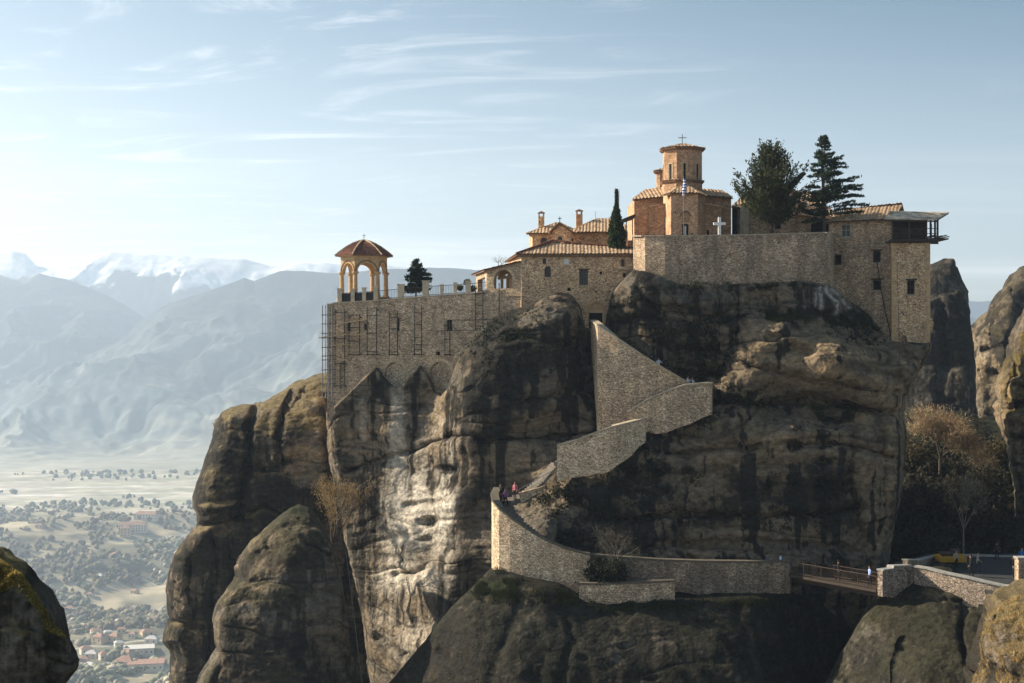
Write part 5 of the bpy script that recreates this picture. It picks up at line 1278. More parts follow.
q = [W(884.5, 219.3, 136.6), W(936.5, 220.2, 136.6), W(948.2, 212.8, 138.6), W(949, 212.4, 141), W(897, 210.9, 141.5), W(890.2, 211.6, 139.0)]
mb = MB(); zf = lambda p: p
mb.add([q[0], q[1], q[2], q[5]], [(0, 1, 2, 3)]); mb.add([q[5], q[2], q[3], q[4]], [(0, 1, 2, 3)]); mb.add([q[1], W(937, 219, 145), q[3], q[2]], [(0, 1, 2, 3)])
cn = mb.build('canopy', M['sheet'], t)
md = cn.modifiers.new('thick', 'SOLIDIFY'); md.thickness = .06
mb = MB(); mb.beam(q[0] + Vector((0, .05, -.1)), q[1] + Vector((0, .05, -.1)), .12, .14)
for k in range(9): a_ = q[0].lerp(q[1], k / 8); b_ = q[5].lerp(q[2], k / 8); mb.beam(a_ + Vector((0, .05, -.06)), b_ + Vector((0, 0, -.08)), .07, .08)
mb.build('canopy_rafters', M['timber'], t)
mb = MB(); mb.tube(W(897, 262, 137.4), W(899.5, 352, 131.2), .02); mb.tube(W(899.5, 352, 131.2), W(899, 425, 129.5), .02)
hr_ = mb.build('hoist_rope', M['iron'], loc=W(899, 400, 131)); tag(hr_, 'thin dark rope hanging down the cliff below the tower', 'rope')

# ---- scaffolding
def frame(pl, x0, x1, y0, y1, levels, mat='iron', off=.45, r=.045):
    m_ = MB(); a, b = pl.sz(x0, y0)[0], pl.sz(x1, y0)[0]; z1, z0 = pl.sz(x0, y0)[1], pl.sz(x0, y1)[1]
    for s_ in (a, b):
        m_.tube(pl.pt((s_, z0), off), pl.pt((s_, z1), off), r, n=6)
        m_.tube(pl.pt((s_, z1 - .3), off), pl.pt((s_, z1 - .3), 0), r, n=5); m_.tube(pl.pt((s_, z0 + .1), off), pl.pt((s_, z0 + .1), 0), r, n=5)
    for f_ in levels: z_ = z0 + (z1 - z0) * f_; m_.tube(pl.pt((a - .1, z_), off), pl.pt((b + .1, z_), off), r * .9, n=5)
    return m_
defs = [(351, 361.5, 314.5, 355.5, (0.02, .35, .68, .98), 'black scaffold frame on the terrace wall, second from its left corner'),
        (369, 378.5, 307, 355.5, (.02, .08, .46, .82), 'black scaffold frame on the terrace wall below the fourth railing post'),
        (391.3, 399.3, 311, 355.5, (.02, .08, .6, .86), 'black scaffold frame over the slit window, above the left blind arch'),
        (416.3, 423.3, 306, 355.5, (.02, .12, .22, .36, .62, .86), 'ladder like scaffold frame right of the left blind arch'),
        (337, 346.6, 309, 387, (.02, .3, .62, .95), 'tall black scaffold frame at the left corner of the terrace wall'),
        (446.5, 451.5, 322, 356, (.05, .5, .9), 'narrow scaffold frame round the small arched window'),
        (477, 484.5, 290, 330, (.1, .4, .62, .9), 'scaffold frame below the loggia, right of the railing')]
for x0, x1, y0, y1, lv, lab in defs:
    o = frame(tw, x0, x1, y0, y1, lv).build('scaffold', M['iron'], loc=tw.at((x0 + x1) / 2, y1, .45)); tag(o, lab, 'scaffold', 'scaffold frames on the terrace wall')
mb = MB(); mb.tube(tw.at(500.5, 283, .4), tw.at(500.5, 322, .4), .045); mb.tube(tw.at(450, 320, .4), tw.at(500.5, 320, .4), .035); mb.tube(tw.at(430, 331, .4), tw.at(484, 330, .4), .03); mb.tube(tw.at(400, 322, .4), tw.at(416, 316, .4), .03)
o = mb.build('scaffold', M['iron'], loc=tw.at(500.5, 322, .4)); tag(o, 'long horizontal and upright scaffold poles linking the frames under the loggia', 'scaffold')
t = thing('scaffold_tower', 'tall scaffold tower hanging on the outer left corner of the terrace wall', 'scaffold', W(328, 400, 144.6))
stp = [(322.4, 144.6), (325.5, 147.4), (328.4, 144.1), (332.2, 143.9)]
for x, Y_ in stp:
    mb = MB(); mb.tube(W(x, 398, Y_), W(x, 304 + (x % 3), Y_), .05, n=6); mb.build('pole', M['steel'], t)
mb = MB()
for y_ in (315, 324, 333.5, 338, 347.5, 356, 360, 370, 379, 384, 393):
    mb.tube(W(321.5, y_, 144.5), W(336, y_ - .4, 144.1), .04, n=5); mb.tube(W(322.4, y_, 144.6), W(325.5, y_, 147.4), .04, n=5)
mb.build('ledger_tubes', M['iron'], t)
for x0, y0, x1, y1 in ((322, 337.8, 350, 334), (336, 345.3, 352, 344.5), (341, 323.8, 370, 319.5), (352, 334.4, 370, 334.9), (334, 360.3, 350, 359.5)):
    mb = MB(); mb.beam(tw.at(x0, y0, .6), tw.at(x1, y1, .6), .3, .09, up=(0, 0, 1)); o = mb.build('scaffold_board', M['board'], t)
mb = MB(); mb.tube(W(334.8, 398, 143.6), W(336, 470, 143.2), .035); mb.path([W(336, 470, 143.2), W(337.5, 560, 137), W(338, 690, 130.5)], .03)
o = mb.build('hanging_cable', M['iron'], loc=W(336, 470, 146)); tag(o, 'dark cable hanging from the scaffold tower down the gully', 'cable')
mb = MB(); mb.path([W(345, 545, 145), W(352, 600, 144), W(362, 683, 143)], .025)
o = mb.build('hanging_cable', M['steel'], loc=W(350, 600, 144)); tag(o, 'pale thin cable hanging in the dark gully beside the boulder', 'cable')
# ------------------------------------------------------------------ stair walls, steps, path, bridge, plaza
def strip_wall(mb, line, thick=.5, m=0):
    """a wall following a plan line: line = [(px, top_py, bottom_py, Y)]; thickness runs away from the viewer"""
    rj = random.Random(int(line[0][0] * 10)); fine = []
    for p, q in zip(line[:-1], line[1:]):                      # irregular footing
        k = max(1, int(abs(q[0] - p[0]) / 6))
        for i in range(k): fine.append(tuple(p[j] + (q[j] - p[j]) * i / k + (rj.uniform(-4.0, -1) if j == 2 else rj.uniform(-.25, .25) if j == 1 and i else 0) for j in range(4)))
    line = fine + [line[-1]]
    n = len(line); vs = []
    pts = [Vector((XX(x, Y), Y)) for x, _, _, Y in line]
    for i, (x, ty, by, Y) in enumerate(line):
        d = (pts[min(i + 1, n - 1)] - pts[max(i - 1, 0)]).normalized(); nb = Vector((-d.y, d.x))
        if nb.y < 0 and abs(d.x) > .25: nb = -nb
        for k in (0, 1):
            p = pts[i] + nb * thick * k
            vs += [Vector((p.x, p.y, ZZ(by, Y))), Vector((p.x, p.y, ZZ(ty, Y)))]
    fs = []
    for i in range(n - 1):
        a, b = i * 4, (i + 1) * 4
        fs += [(a, b, b + 1, a + 1), (a + 1, b + 1, b + 3, a + 3), (a + 3, b + 3, b + 2, a + 2), (a, a + 2, b + 2, b)]
    fs += [(0, 1, 3, 2), ((n - 1) * 4, (n - 1) * 4 + 2, (n - 1) * 4 + 3, (n - 1) * 4 + 1)]
    return mb.add(vs, fs, m)


def coping_strip(mb, line, thick=.6, h=.12, lift=.0):
    n = len(line); pts = [Vector((XX(x, Y), Y)) for x, _, _, Y in line]; vs = []
    for i, (x, ty, by, Y) in enumerate(line):
        d = (pts[min(i + 1, n - 1)] - pts[max(i - 1, 0)]).normalized(); nb = Vector((-d.y, d.x))
        if nb.y < 0 and abs(d.x) > .25: nb = -nb
        for k in (-.10, thick - .06):
            p = pts[i] + nb * k
            vs += [Vector((p.x, p.y, ZZ(ty, Y) + .003)), Vector((p.x, p.y, ZZ(ty, Y) + h))]
    fs = []
    for i in range(n - 1):
        a, b = i * 4, (i + 1) * 4
        fs += [(a, b, b + 1, a + 1), (a + 1, b + 1, b + 3, a + 3), (a + 3, b + 3, b + 2, a + 2), (a, a + 2, b + 2, b)]
    fs += [(0, 1, 3, 2), ((n - 1) * 4, (n - 1) * 4 + 2, (n - 1) * 4 + 3, (n - 1) * 4 + 1)]
    return mb.add(vs, fs)


def stair_wall(label, line, base, mat='wall_stair', thick=.5, cop='coping'):
    t = thing('stair_wall', label, 'wall', base, 'walls of the cliff stairs')
    m_ = MB(); strip_wall(m_, line, thick); m_.build('masonry', M[mat], t)
    m_ = MB(); coping_strip(m_, line, thick + .16, .17); m_.build('coping', M[cop], t)
    return t


stair_wall('tall triangular stair wall descending from the cliff gate', [(591, 321.5, 345, 135.4), (597.6, 326, 440, 131.4), (618, 340, 442, 130.6), (640, 354.5, 440, 130.2), (665, 370, 425, 130), (690, 384.5, 405, 130)], W(600, 430, 131))
stair_wall('middle stair wall with plants in its joints, ending at the right hand landing', [(629, 412.5, 423, 129.6), (636, 407.5, 428, 129.2), (649, 399.5, 436, 128.7), (667, 392, 434, 128.3), (684, 386.3, 428, 128.1), (697, 384.8, 424, 128.1), (711.5, 384, 418, 128.4), (713, 385.5, 416, 130.2)], W(670, 425, 128.5))
stair_wall('short stepped stair wall with two angled faces below the triangular wall', [(557, 446, 483, 127.4), (575, 441.5, 480, 126.9), (596, 433.5, 477, 126.5), (611, 428.3, 474, 126.2), (616, 427, 470, 126.2), (631, 423.3, 458, 127.4), (646, 419.6, 442, 128.8)], W(600, 470, 126.5), 'wall_sunny')
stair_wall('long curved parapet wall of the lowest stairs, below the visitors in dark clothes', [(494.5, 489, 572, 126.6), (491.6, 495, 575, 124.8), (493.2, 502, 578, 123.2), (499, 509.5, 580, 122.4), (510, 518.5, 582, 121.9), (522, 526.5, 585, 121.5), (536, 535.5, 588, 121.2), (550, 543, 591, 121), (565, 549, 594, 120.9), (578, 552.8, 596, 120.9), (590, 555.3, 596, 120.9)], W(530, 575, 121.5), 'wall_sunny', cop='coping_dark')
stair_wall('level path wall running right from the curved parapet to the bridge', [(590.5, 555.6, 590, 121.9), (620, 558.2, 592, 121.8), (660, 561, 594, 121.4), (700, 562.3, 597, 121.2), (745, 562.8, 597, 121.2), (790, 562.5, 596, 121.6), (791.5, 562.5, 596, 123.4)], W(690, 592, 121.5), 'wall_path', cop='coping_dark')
stair_wall('low retaining strip of rubble below the dark bush on the path', [(579, 584.5, 606, 119.3), (600, 585, 606, 119), (640, 583.5, 604, 119), (675, 582, 602, 119.2)], W(625, 600, 119.2), cop='coping_dark')

# steps and path behind the walls
def steps(label, pts, width, mat='path', n=None, name='steps'):
    """a flight of treads following 3-D points (centre line)"""
    m_ = MB()
    L_ = [Vector(p) for p in pts]
    seg = []
    for a, b in zip(L_[:-1], L_[1:]):
        k = max(1, int(round(max(abs(b.z - a.z) / .17, (b - a).length / 1.2))))
        for i in range(k): seg.append((a.lerp(b, i / k), a.lerp(b, (i + 1) / k)))
    for a, b in seg:
        d = Vector((b.x - a.x, b.y - a.y, 0)); ln = d.length; d.normalize(); r = Vector((-d.y, d.x, 0)) * width / 2; z = (a.z + b.z) / 2
        q = [a - r, b - r + d * .06, b + r + d * .06, a + r]
        m_.poly_prism([Vector((p.x, p.y, z - .35)) for p in q], (0, 0, .35))
    o = m_.build(name, M[mat], loc=tuple(L_[0])); tag(o, label, 'steps', None, 'structure'); return o
steps('stone steps from the gate down behind the triangular wall', [W(596, 331, 137.6), W(604, 336.5, 134.2), W(640, 364, 131.7), W(688, 394, 131.2), W(704, 395, 130.4)], 1.5)
steps('stone steps behind the middle stair wall', [W(704, 395.2, 130), W(684, 397, 129.5), W(655, 407, 129.6), W(630, 422, 130.3)], 1.5)
steps('stone steps behind the short stair wall', [W(632, 432, 129.6), W(612, 438, 127.6), W(580, 451, 127.9), W(556, 462, 128.4)], 1.4)
steps('stone steps down past the handrail', [W(556, 462, 128.6), W(541, 480, 128), W(524, 494, 127.3), W(506, 502, 126)], 1.5)
steps('stone steps along the curved parapet', [W(503, 503, 126), W(506, 511, 124.3), W(516, 520, 123.3), W(534, 533.5, 122.6), W(552, 545, 122.3), W(576, 556.5, 122.2)], 1.7)
m_ = MB(); pl_ = [W(576, 558.5, 122.4), W(620, 566.5, 122.9), W(700, 572.5, 122.6), W(793, 573, 123)]
for a, b in zip(pl_[:-1], pl_[1:]):
    a, b = Vector(a), Vector(b); m_.poly_prism([a + Vector((0, -.9, -.3)), b + Vector((0.05, -.9, -.3)), b + Vector((0.05, 1.6, -.3)), a + Vector((0, 1.6, -.3))], (0, 0, .3))
o = m_.build('path', M['path']); tag(o, 'level stone path at the foot of the cliff', 'path', None, 'structure')
# handrail by the people
t = thing('handrail', 'thin metal handrail climbing the rock from the lowest stairs to the short stair wall', 'handrail', W(530, 488, 127.2))
a, b = W(519, 489.5, 126.7), W(556, 468.5, 127.9)
m_ = MB(); m_.tube(a, b, .03); m_.tube(a + Vector((0, 0, -.4)), b + Vector((0, 0, -.4)), .02); m_.build('rail', M['steel'], t)
for k in range(4): m_ = MB(); p = a.lerp(b, k / 3); m_.tube(p, p - Vector((0, 0, 1.15)), .025); m_.build('post', M['steel'], t)
t = thing('landing_wall', 'small pale stone step wall beside the visitors on the lowest landing', 'wall', W(535, 500, 126.4))
m_ = MB(); m_.poly_prism([W(519, 493, 126), W(541, 487, 126.6), W(546, 484.5, 127), W(543, 491, 126.9), W(521, 503, 126)], (0, .5, 0)); m_.build('masonry', M['wall_stair'], t)

# ---- bridge
t = thing('bridge', 'narrow iron footbridge with railing between the path and the plaza', 'bridge', W(845, 582, 118))
A, B = W(793, 572.5, 122.3), W(883, 588.5, 114.6)
m_ = MB(); m_.beam(A - Vector((0, 0, .12)), B - Vector((0, 0, .12)), 1.7, .22); m_.build('deck', M['timber'], t)
dn = (B - A).cross(Vector((0, 0, 1))).normalized()
if dn.y > 0: dn = -dn
for sgn in (1, -1):
    m_ = MB(); a, b = A + dn * .8 * sgn, B + dn * .8 * sgn
    for k in (.15, 1.05): m_.tube(a + Vector((0, 0, k)), b + Vector((0, 0, k)), .035, n=5)
    for i in range(46): p = a.lerp(b, i / 45); m_.tube(p, p + Vector((0, 0, 1.05)), .014 if i % 9 else .04, n=4)
    m_.build('railing', M['rust'], t)
m_ = MB(); m_.beam(A.lerp(B, .03) - Vector((0, -.2, .5)), B.lerp(A, .02) - Vector((0, -.2, .5)), .25, .5); m_.build('girder', M['rust'], t)

# ---- plaza
ZP = -19.55
m_ = MB(); pq = [(883, 114), (905, 117.5), (950, 115), (1003, 110.5), (1100, 106), (1100, 131), (1000, 131), (930, 131), (895, 126)]
m_.poly_prism([Vector((XX(x, Y), Y, ZP - .3)) for x, Y in pq], (0, 0, .3)); o = m_.build('plaza', M['plaza']); tag(o, 'grey paved plaza at the end of the bridge', 'plaza', None, 'structure')
t = thing('plaza_wall', 'pale rubble parapet wall stepping along the near edge of the plaza', 'wall', W(930, 585, 115))
for nm, ln in (('masonry', [(882.5, 571, 600, 113.6), (892.5, 569.8, 600, 114.6), (893, 567, 600, 114.8), (911, 566.5, 596, 116.2), (914, 567.8, 594, 116.2)]), ('masonry', [(914.5, 567.2, 594, 116), (928, 569.5, 592, 115.2), (943, 573.5, 604, 114.2), (965, 578, 610, 113), (985, 582.8, 612, 112), (1003, 586.8, 612, 111.2), (1040, 590, 612, 109.5)])):
    m_ = MB(); strip_wall(m_, ln, .45); m_.build(nm, M['wall_pale'], t); m_ = MB(); coping_strip(m_, ln, .62, .13); m_.build('coping', M['coping_pale'], t)
t = thing('plaza_back_wall', 'low dark wall with pale coping along the far side of the plaza', 'wall', W(960, 568, 127))
ln = [(907.5, 560.5, 572, 117.5), (920, 561, 575, 121), (930, 558.5, 573, 125), (941, 556, 571, 128.4), (975, 556, 570, 129), (1024, 558, 570, 129), (1080, 559, 572, 129)]
m_ = MB(); strip_wall(m_, ln, .4); m_.build('masonry', M['wall_grey'], t); m_ = MB(); coping_strip(m_, ln, .55, .12); m_.build('coping', M['coping_pale'], t)
t = thing('gate_pillar', 'square stone pillar at the right edge of the plaza', 'pillar', W(1024, 586, 112.4))
m_ = MB(); m_.box(XX(1018.5, 112), XX(1030, 112), 112, 112.9, ZP, ZZ(559, 112)); m_.build('masonry', M['wall_grey'], t)
m_ = MB(); m_.box(XX(1017.5, 112), XX(1031, 112), 111.92, 112.98, ZZ(559, 112), ZZ(557.6, 112)); m_.build('cap', M['coping_pale'], t)

# ---- stall with yellow canopy
t = thing('market_stall', 'small stall with yellow canopy and dark counter on the plaza', 'stall', Vector((XX(951, 125), 125, ZP)))
zc = ZZ(561.3, 124.6); zt_ = ZZ(554.6, 124.6)
for x0, x1 in ((939.6, 953.8), (954.4, 965)):
    m_ = MB(); a0_, a1_ = XX(x0, 124.5), XX(x1, 124.5)
    m_.add([(a0_, 124, zc), (a1_, 124, zc), (a1_, 124, zc + .35), (a0_, 124, zc + .35), (a0_, 125.1, zt_), (a1_, 125.1, zt_), (a0_, 126.4, zc + .3), (a1_, 126.4, zc + .3), (a0_, 126.4, zc), (a1_, 126.4, zc)],
           [(0, 1, 2, 3), (3, 2, 5, 4), (4, 5, 7, 6), (6, 7, 9, 8), (0, 3, 4, 6, 8), (1, 9, 7, 5, 2)]); m_.build('canopy', M['yellow'], t)
for x, Y_ in ((940.5, 124.2), (953.9, 124.2), (964, 124.2), (940.5, 126.2), (964, 126.2)):
    m_ = MB(); x_ = XX(x, 124.5); m_.tube((x_, Y_, ZP), (x_, Y_, zc + .2), .04); m_.build('post', M['iron'], t)
m_ = MB(); m_.box(XX(942, 124.5), XX(953, 124.5), 124.5, 125.6, ZP, ZP + .95); m_.box(XX(941.6, 124.5), XX(953.3, 124.5), 124.4, 125.7, ZP + .95, ZP + 1.0); m_.build('counter', M['timber'], t)
m_ = MB(); m_.box(XX(955, 124.5), XX(963, 124.5), 125.2, 126.0, ZP, ZP + 1.2)
for k in range(3): m_.box(XX(955.3, 124.5), XX(962.7, 124.5), 125.1, 125.197, ZP + .2 + .35 * k, ZP + .24 + .35 * k)
m_.build('display_shelf', M['timber'], t)
# ------------------------------------------------------------------ people
def person(label, foot, face, shirt, trousers, hairc=(.02, .015, .012), pose='stand', long_hair=False, h=1.74, bag=None):
    """one continuous skinned body; face = direction in degrees (0 looks at the viewer, 90 to the right)"""
    foot = Vector(foot); t = thing('person', label, 'person', foot)
    s = h / 1.74
    st = .20 if pose == 'walk' else .02
    armf = .22 if pose == 'walk' else .03
    V = {'pelvis': (0, 0, .95, .135, .11), 'waist': (0, 0, 1.08, .125, .095), 'chest': (0, -.01, 1.30, .155, .11), 'neck': (0, 0, 1.475, .055, .055), 'chin': (0, -.025, 1.55, .07, .078), 'skull': (0, -.01, 1.65, .082, .095), 'nose': (0, -.115, 1.60, .012, .012),
         'shl': (.17, 0, 1.41, .06, .06), 'ell': (.245, .04 - armf * .4, 1.15, .045, .045), 'wrl': (.25, -.04 - armf, .93, .033, .033), 'hal': (.25, -.07 - armf * 1.1, .85, .032, .02),
         'shr': (-.17, 0, 1.41, .06, .06), 'elr': (-.245, .05 + armf * .3, 1.15, .045, .045), 'wrr': (-.25, -.02 + armf * .7, .93, .033, .033), 'har': (-.25, -.04 + armf * .7, .85, .032, .02),
         'hil': (.095, 0, .90, .095, .095), 'knl': (.10, -st * .9 - .02, .50, .062, .062), 'anl': (.10, -st * .7 + .01, .085, .042, .042), 'tol': (.11, -st * .7 - .16, .035, .04, .033),
         'hir': (-.095, 0, .90, .095, .095), 'knr': (-.10, st * .6 - .02, .50, .062, .062), 'anr': (-.10, st * 1.5 + .01, .085, .042, .042), 'tor': (-.11, st * 1.5 - .16, .035, .04, .033)}
    if pose == 'reach': V['ell'] = (.26, -.16, 1.22, .045, .045); V['wrl'] = (.20, -.40, 1.25, .033, .033); V['hal'] = (.18, -.48, 1.26, .032, .02)
    if pose == 'phone':
        for k, x in (('l', 1), ('r', -1)): V['el' + k] = (.24 * x, -.10, 1.16, .045, .045); V['wr' + k] = (.10 * x, -.30, 1.33, .033, .033); V['ha' + k] = (.05 * x, -.33, 1.40, .032, .02)
    E = [('pelvis', 'waist'), ('waist', 'chest'), ('chest', 'neck'), ('neck', 'chin'), ('chin', 'skull'), ('skull', 'nose'), ('chest', 'shl'), ('shl', 'ell'), ('ell', 'wrl'), ('wrl', 'hal'), ('chest', 'shr'), ('shr', 'elr'), ('elr', 'wrr'), ('wrr', 'har'),
         ('pelvis', 'hil'), ('hil', 'knl'), ('knl', 'anl'), ('anl', 'tol'), ('pelvis', 'hir'), ('hir', 'knr'), ('knr', 'anr'), ('anr', 'tor')]
    # fingers and thumbs
    for k, x in (('l', 1), ('r', -1)):
        hx, hy, hz = V['ha' + k][:3]
        wx, wy, wz = V['wr' + k][:3]
        d = Vector((hx - wx, hy - wy, hz - wz)).normalized(); sd = Vector((0, -1, 0)) if abs(d.y) < .8 else Vector((0, 0, 1))
        for i, (o_, ln) in enumerate(((.027, .075), (.009, .085), (-.009, .08), (-.027, .062))):
            q = Vector((hx, hy, hz)) + sd * o_ + d * .025; q2 = q + d * ln + Vector((-x * .02, 0, 0))
            V['f%s%da' % (k, i)] = (*q, .010, .010); V['f%s%db' % (k, i)] = (*q2, .008, .008); E += [('ha' + k, 'f%s%da' % (k, i)), ('f%s%da' % (k, i), 'f%s%db' % (k, i))]
        q = Vector((hx, hy, hz)) + sd * .05 - d * .01 + Vector((-x * .012, 0, 0)); V['t' + k] = (*q, .010, .010); E.append(('ha' + k, 't' + k))
    names = list(V)
    me = bpy.data.meshes.new('body'); me.from_pydata([tuple(c * s for c in V[n_][:3]) for n_ in names], [(names.index(a), names.index(b)) for a, b in E], [])
    o = bpy.data.objects.new('body', me); C.objects.link(o)
    sk = o.modifiers.new('skin', 'SKIN'); sk.use_smooth_shade = True
    for i, n_ in enumerate(names):
        d = me.skin_vertices[0].data[i]; d.radius = (V[n_][3] * s, V[n_][4] * s); d.use_root = n_ == 'pelvis'
    o.modifiers.new('sub', 'SUBSURF').levels = 1
    dg = bpy.context.evaluated_depsgraph_get(); dg.update()
    m2 = bpy.data.meshes.new_from_object(o.evaluated_get(dg)); m2.name = 'body'
    o.modifiers.clear(); o.data = m2
    m2.materials.clear()
    for c_ in (M['skin'], cloth(shirt), cloth(trousers), cloth((.03, .028, .025))): m2.materials.append(c_)
    hands = [Vector(V['ha' + k][:3]) * s for k in 'lr']
    for p in m2.polygons:
        c_ = p.center / s
        near = min((p.center - q).length for q in hands) < .115 * s
        p.material_index = 0 if (c_.z > 1.485 or near) else 1 if c_.z > .97 or (abs(c_.x) > .2 and c_.z > .8) else 2 if c_.z > .09 else 3
    o.parent = t; ORG[o.name] = foot
    t.rotation_euler = (0, 0, math.radians(face))
    hb_ = MB(); prof = [(.01, .118), (.05, .108), (.085, .07), (.099, .02), (.098, -.03), (.085, -.07)]
    hb_.lathe(foot + Vector((0, .012, 1.655)) * s, [(r_ * s, z_ * s) for r_, z_ in prof], 10)
    if long_hair: hb_.lathe(foot + Vector((0, .06, 1.52)) * s, [(.01, .12), (.08, .1), (.095, 0), (.08, -.12), (.01, -.14)], 8)
    keep = MB()
    for f_ in hb_.f:
        c_ = sum((hb_.v[i] for i in f_), Vector()) / len(f_) - foot
        if not (c_.y < -.045 * s and c_.z < 1.69 * s): keep.add([hb_.v[i] for i in f_], [tuple(range(len(f_)))])
    ho = keep.build('hair', plain('hair_tone', hairc, .7), t, smooth=True)
    if bag: b_ = MB(); b_.box(foot.x - .15, foot.x + .15, foot.y + .13, foot.y + .28, foot.z + 1.0 * s, foot.z + 1.42 * s); b_.build('backpack', cloth(bag), t)
    return t


def ground_on(px, py, Y): return W(px, py, Y)
NAVY, BLACK, WHITE_, GREYC = (.02, .022, .035), (.012, .012, .013), (.75, .75, .76), (.20, .20, .21)
person('visitor in black jacket at the head of the lowest stairs, nearest the parapet', W(500.5, 503.5, 126.1), -60, BLACK, BLACK, pose='stand', bag=(.015, .015, .015))
person('visitor in purple top stepping down between two companions on the lowest stairs', W(505.5, 507, 125.2), 40, (.22, .08, .22), BLACK, pose='walk', long_hair=True, h=1.62)
person('visitor in pink top with dark trousers, right one of the group on the lowest stairs', W(515, 500.5, 126.2), -30, (.60, .20, .24), (.02, .02, .025), pose='stand', long_hair=True, h=1.68)
person('visitor in white shirt leaning at the diagonal parapet of the triangular wall', W(658.5, 376.2, 131.6), 20, WHITE_, NAVY, pose='reach')
person('dark clothed visitor on the upper stairs beside the one in white', W(651.8, 372.0, 131.7), 150, BLACK, BLACK, pose='stand', h=1.66)
person('visitor in white at the stair landing, left of the pair there', W(687.6, 394, 130.9), 60, (.78, .78, .80), GREYC, pose='phone', h=1.70)
person('visitor in pale top at the stair landing, right of the pair there', W(692.8, 394.2, 130.8), -70, (.66, .68, .74), NAVY, pose='stand', h=1.60, long_hair=True)
person('walker in blue grey jacket on the level path, left of two', W(767.5, 573, 123.1), 90, (.10, .13, .22), NAVY, pose='walk')
person('walker in light blue shirt on the level path, right of two', W(781, 573, 123.1), 95, (.35, .45, .75), NAVY, pose='walk', h=1.7)
f0 = A.lerp(B, .86); person('person in light blue shirt crossing the footbridge', f0 + Vector((0, 0, .0)), -75, (.36, .46, .80), NAVY, pose='walk', h=1.66)
f0 = A.lerp(B, .52); person('person in black on the middle of the footbridge', f0, 100, BLACK, BLACK, pose='walk', h=1.72)
PP = lambda px, Y: Vector((XX(px, Y), Y, ZP))
person('person in black clothes on the open plaza, walking beside a companion in grey', PP(970.8, 118.3), -80, BLACK, BLACK, pose='walk', h=1.82)
person('person in grey jacket striding on the plaza beside one in black', PP(977.8, 120.6), 80, (.34, .33, .31), (.04, .045, .06), pose='walk', h=1.72)
person('person in pale top standing in front of the yellow stall', PP(956.2, 122.6), 30, (.36, .28, .22), BLACK, pose='stand', h=1.6, long_hair=True)
person('person in black at the right end of the plaza, beside the stone pillar', PP(1013.5, 117.8), 70, BLACK, NAVY, pose='stand', h=1.84, bag=(.02, .02, .02))
person('person in bright blue jacket at the far right edge of the plaza', PP(1022, 122.5), -20, (.03, .16, .42), BLACK, pose='stand', h=1.8)
person('person in dark grey coat by the far plaza wall', PP(997, 126.8), 160, (.04, .045, .05), BLACK, pose='stand', h=1.7)

# ------------------------------------------------------------------ foliage helpers
def leaf_quads(cen, nrm, size, col, rng, aspect=.55, jitter=.9):
    """many small leaf faces: centres, rough direction of each leaf, size, colour"""
    n = len(cen)
    d = nrm + jitter * rng.normal(size=(n, 3)); d /= np.linalg.norm(d, axis=1, keepdims=True) + 1e-9
    a = np.cross(d, rng.normal(size=(n, 3))); a /= np.linalg.norm(a, axis=1, keepdims=True) + 1e-9
    sz = np.asarray(size).reshape(-1, 1) * rng.uniform(.6, 1.4, (n, 1))
    p0 = cen - a * sz * aspect * .5; p1 = cen + d * sz * .5 - a * 0; p2 = cen + a * sz * aspect * .5; p3 = cen - d * sz * .5
    V = np.stack([p3, p2, p1, p0], 1).reshape(-1, 3)
    Fq = np.arange(4 * n).reshape(-1, 4)
    return V, Fq, np.repeat(col, 4, 0)


def leaf_obj(name, cen, nrm, size, col, mat, parent=None, rng=RNG, aspect=.55, jitter=.9):
    V, Fq, cc = leaf_quads(np.asarray(cen, float), np.asarray(nrm, float), size, np.asarray(col, float), rng, aspect, jitter)
    me = np_mesh(name, V - np.array(ORG[parent.name] if parent is not None else (0, 0, 0)), Fq, cc, smooth=False)
    return link(name, me, mat, parent)


def vary(base, n, rng, amt=.35):
    return np.asarray(base)[None, :] * (1 + amt * rng.uniform(-1, 1, (n, 1))) * (1 + .12 * rng.uniform(-1, 1, (n, 3)))


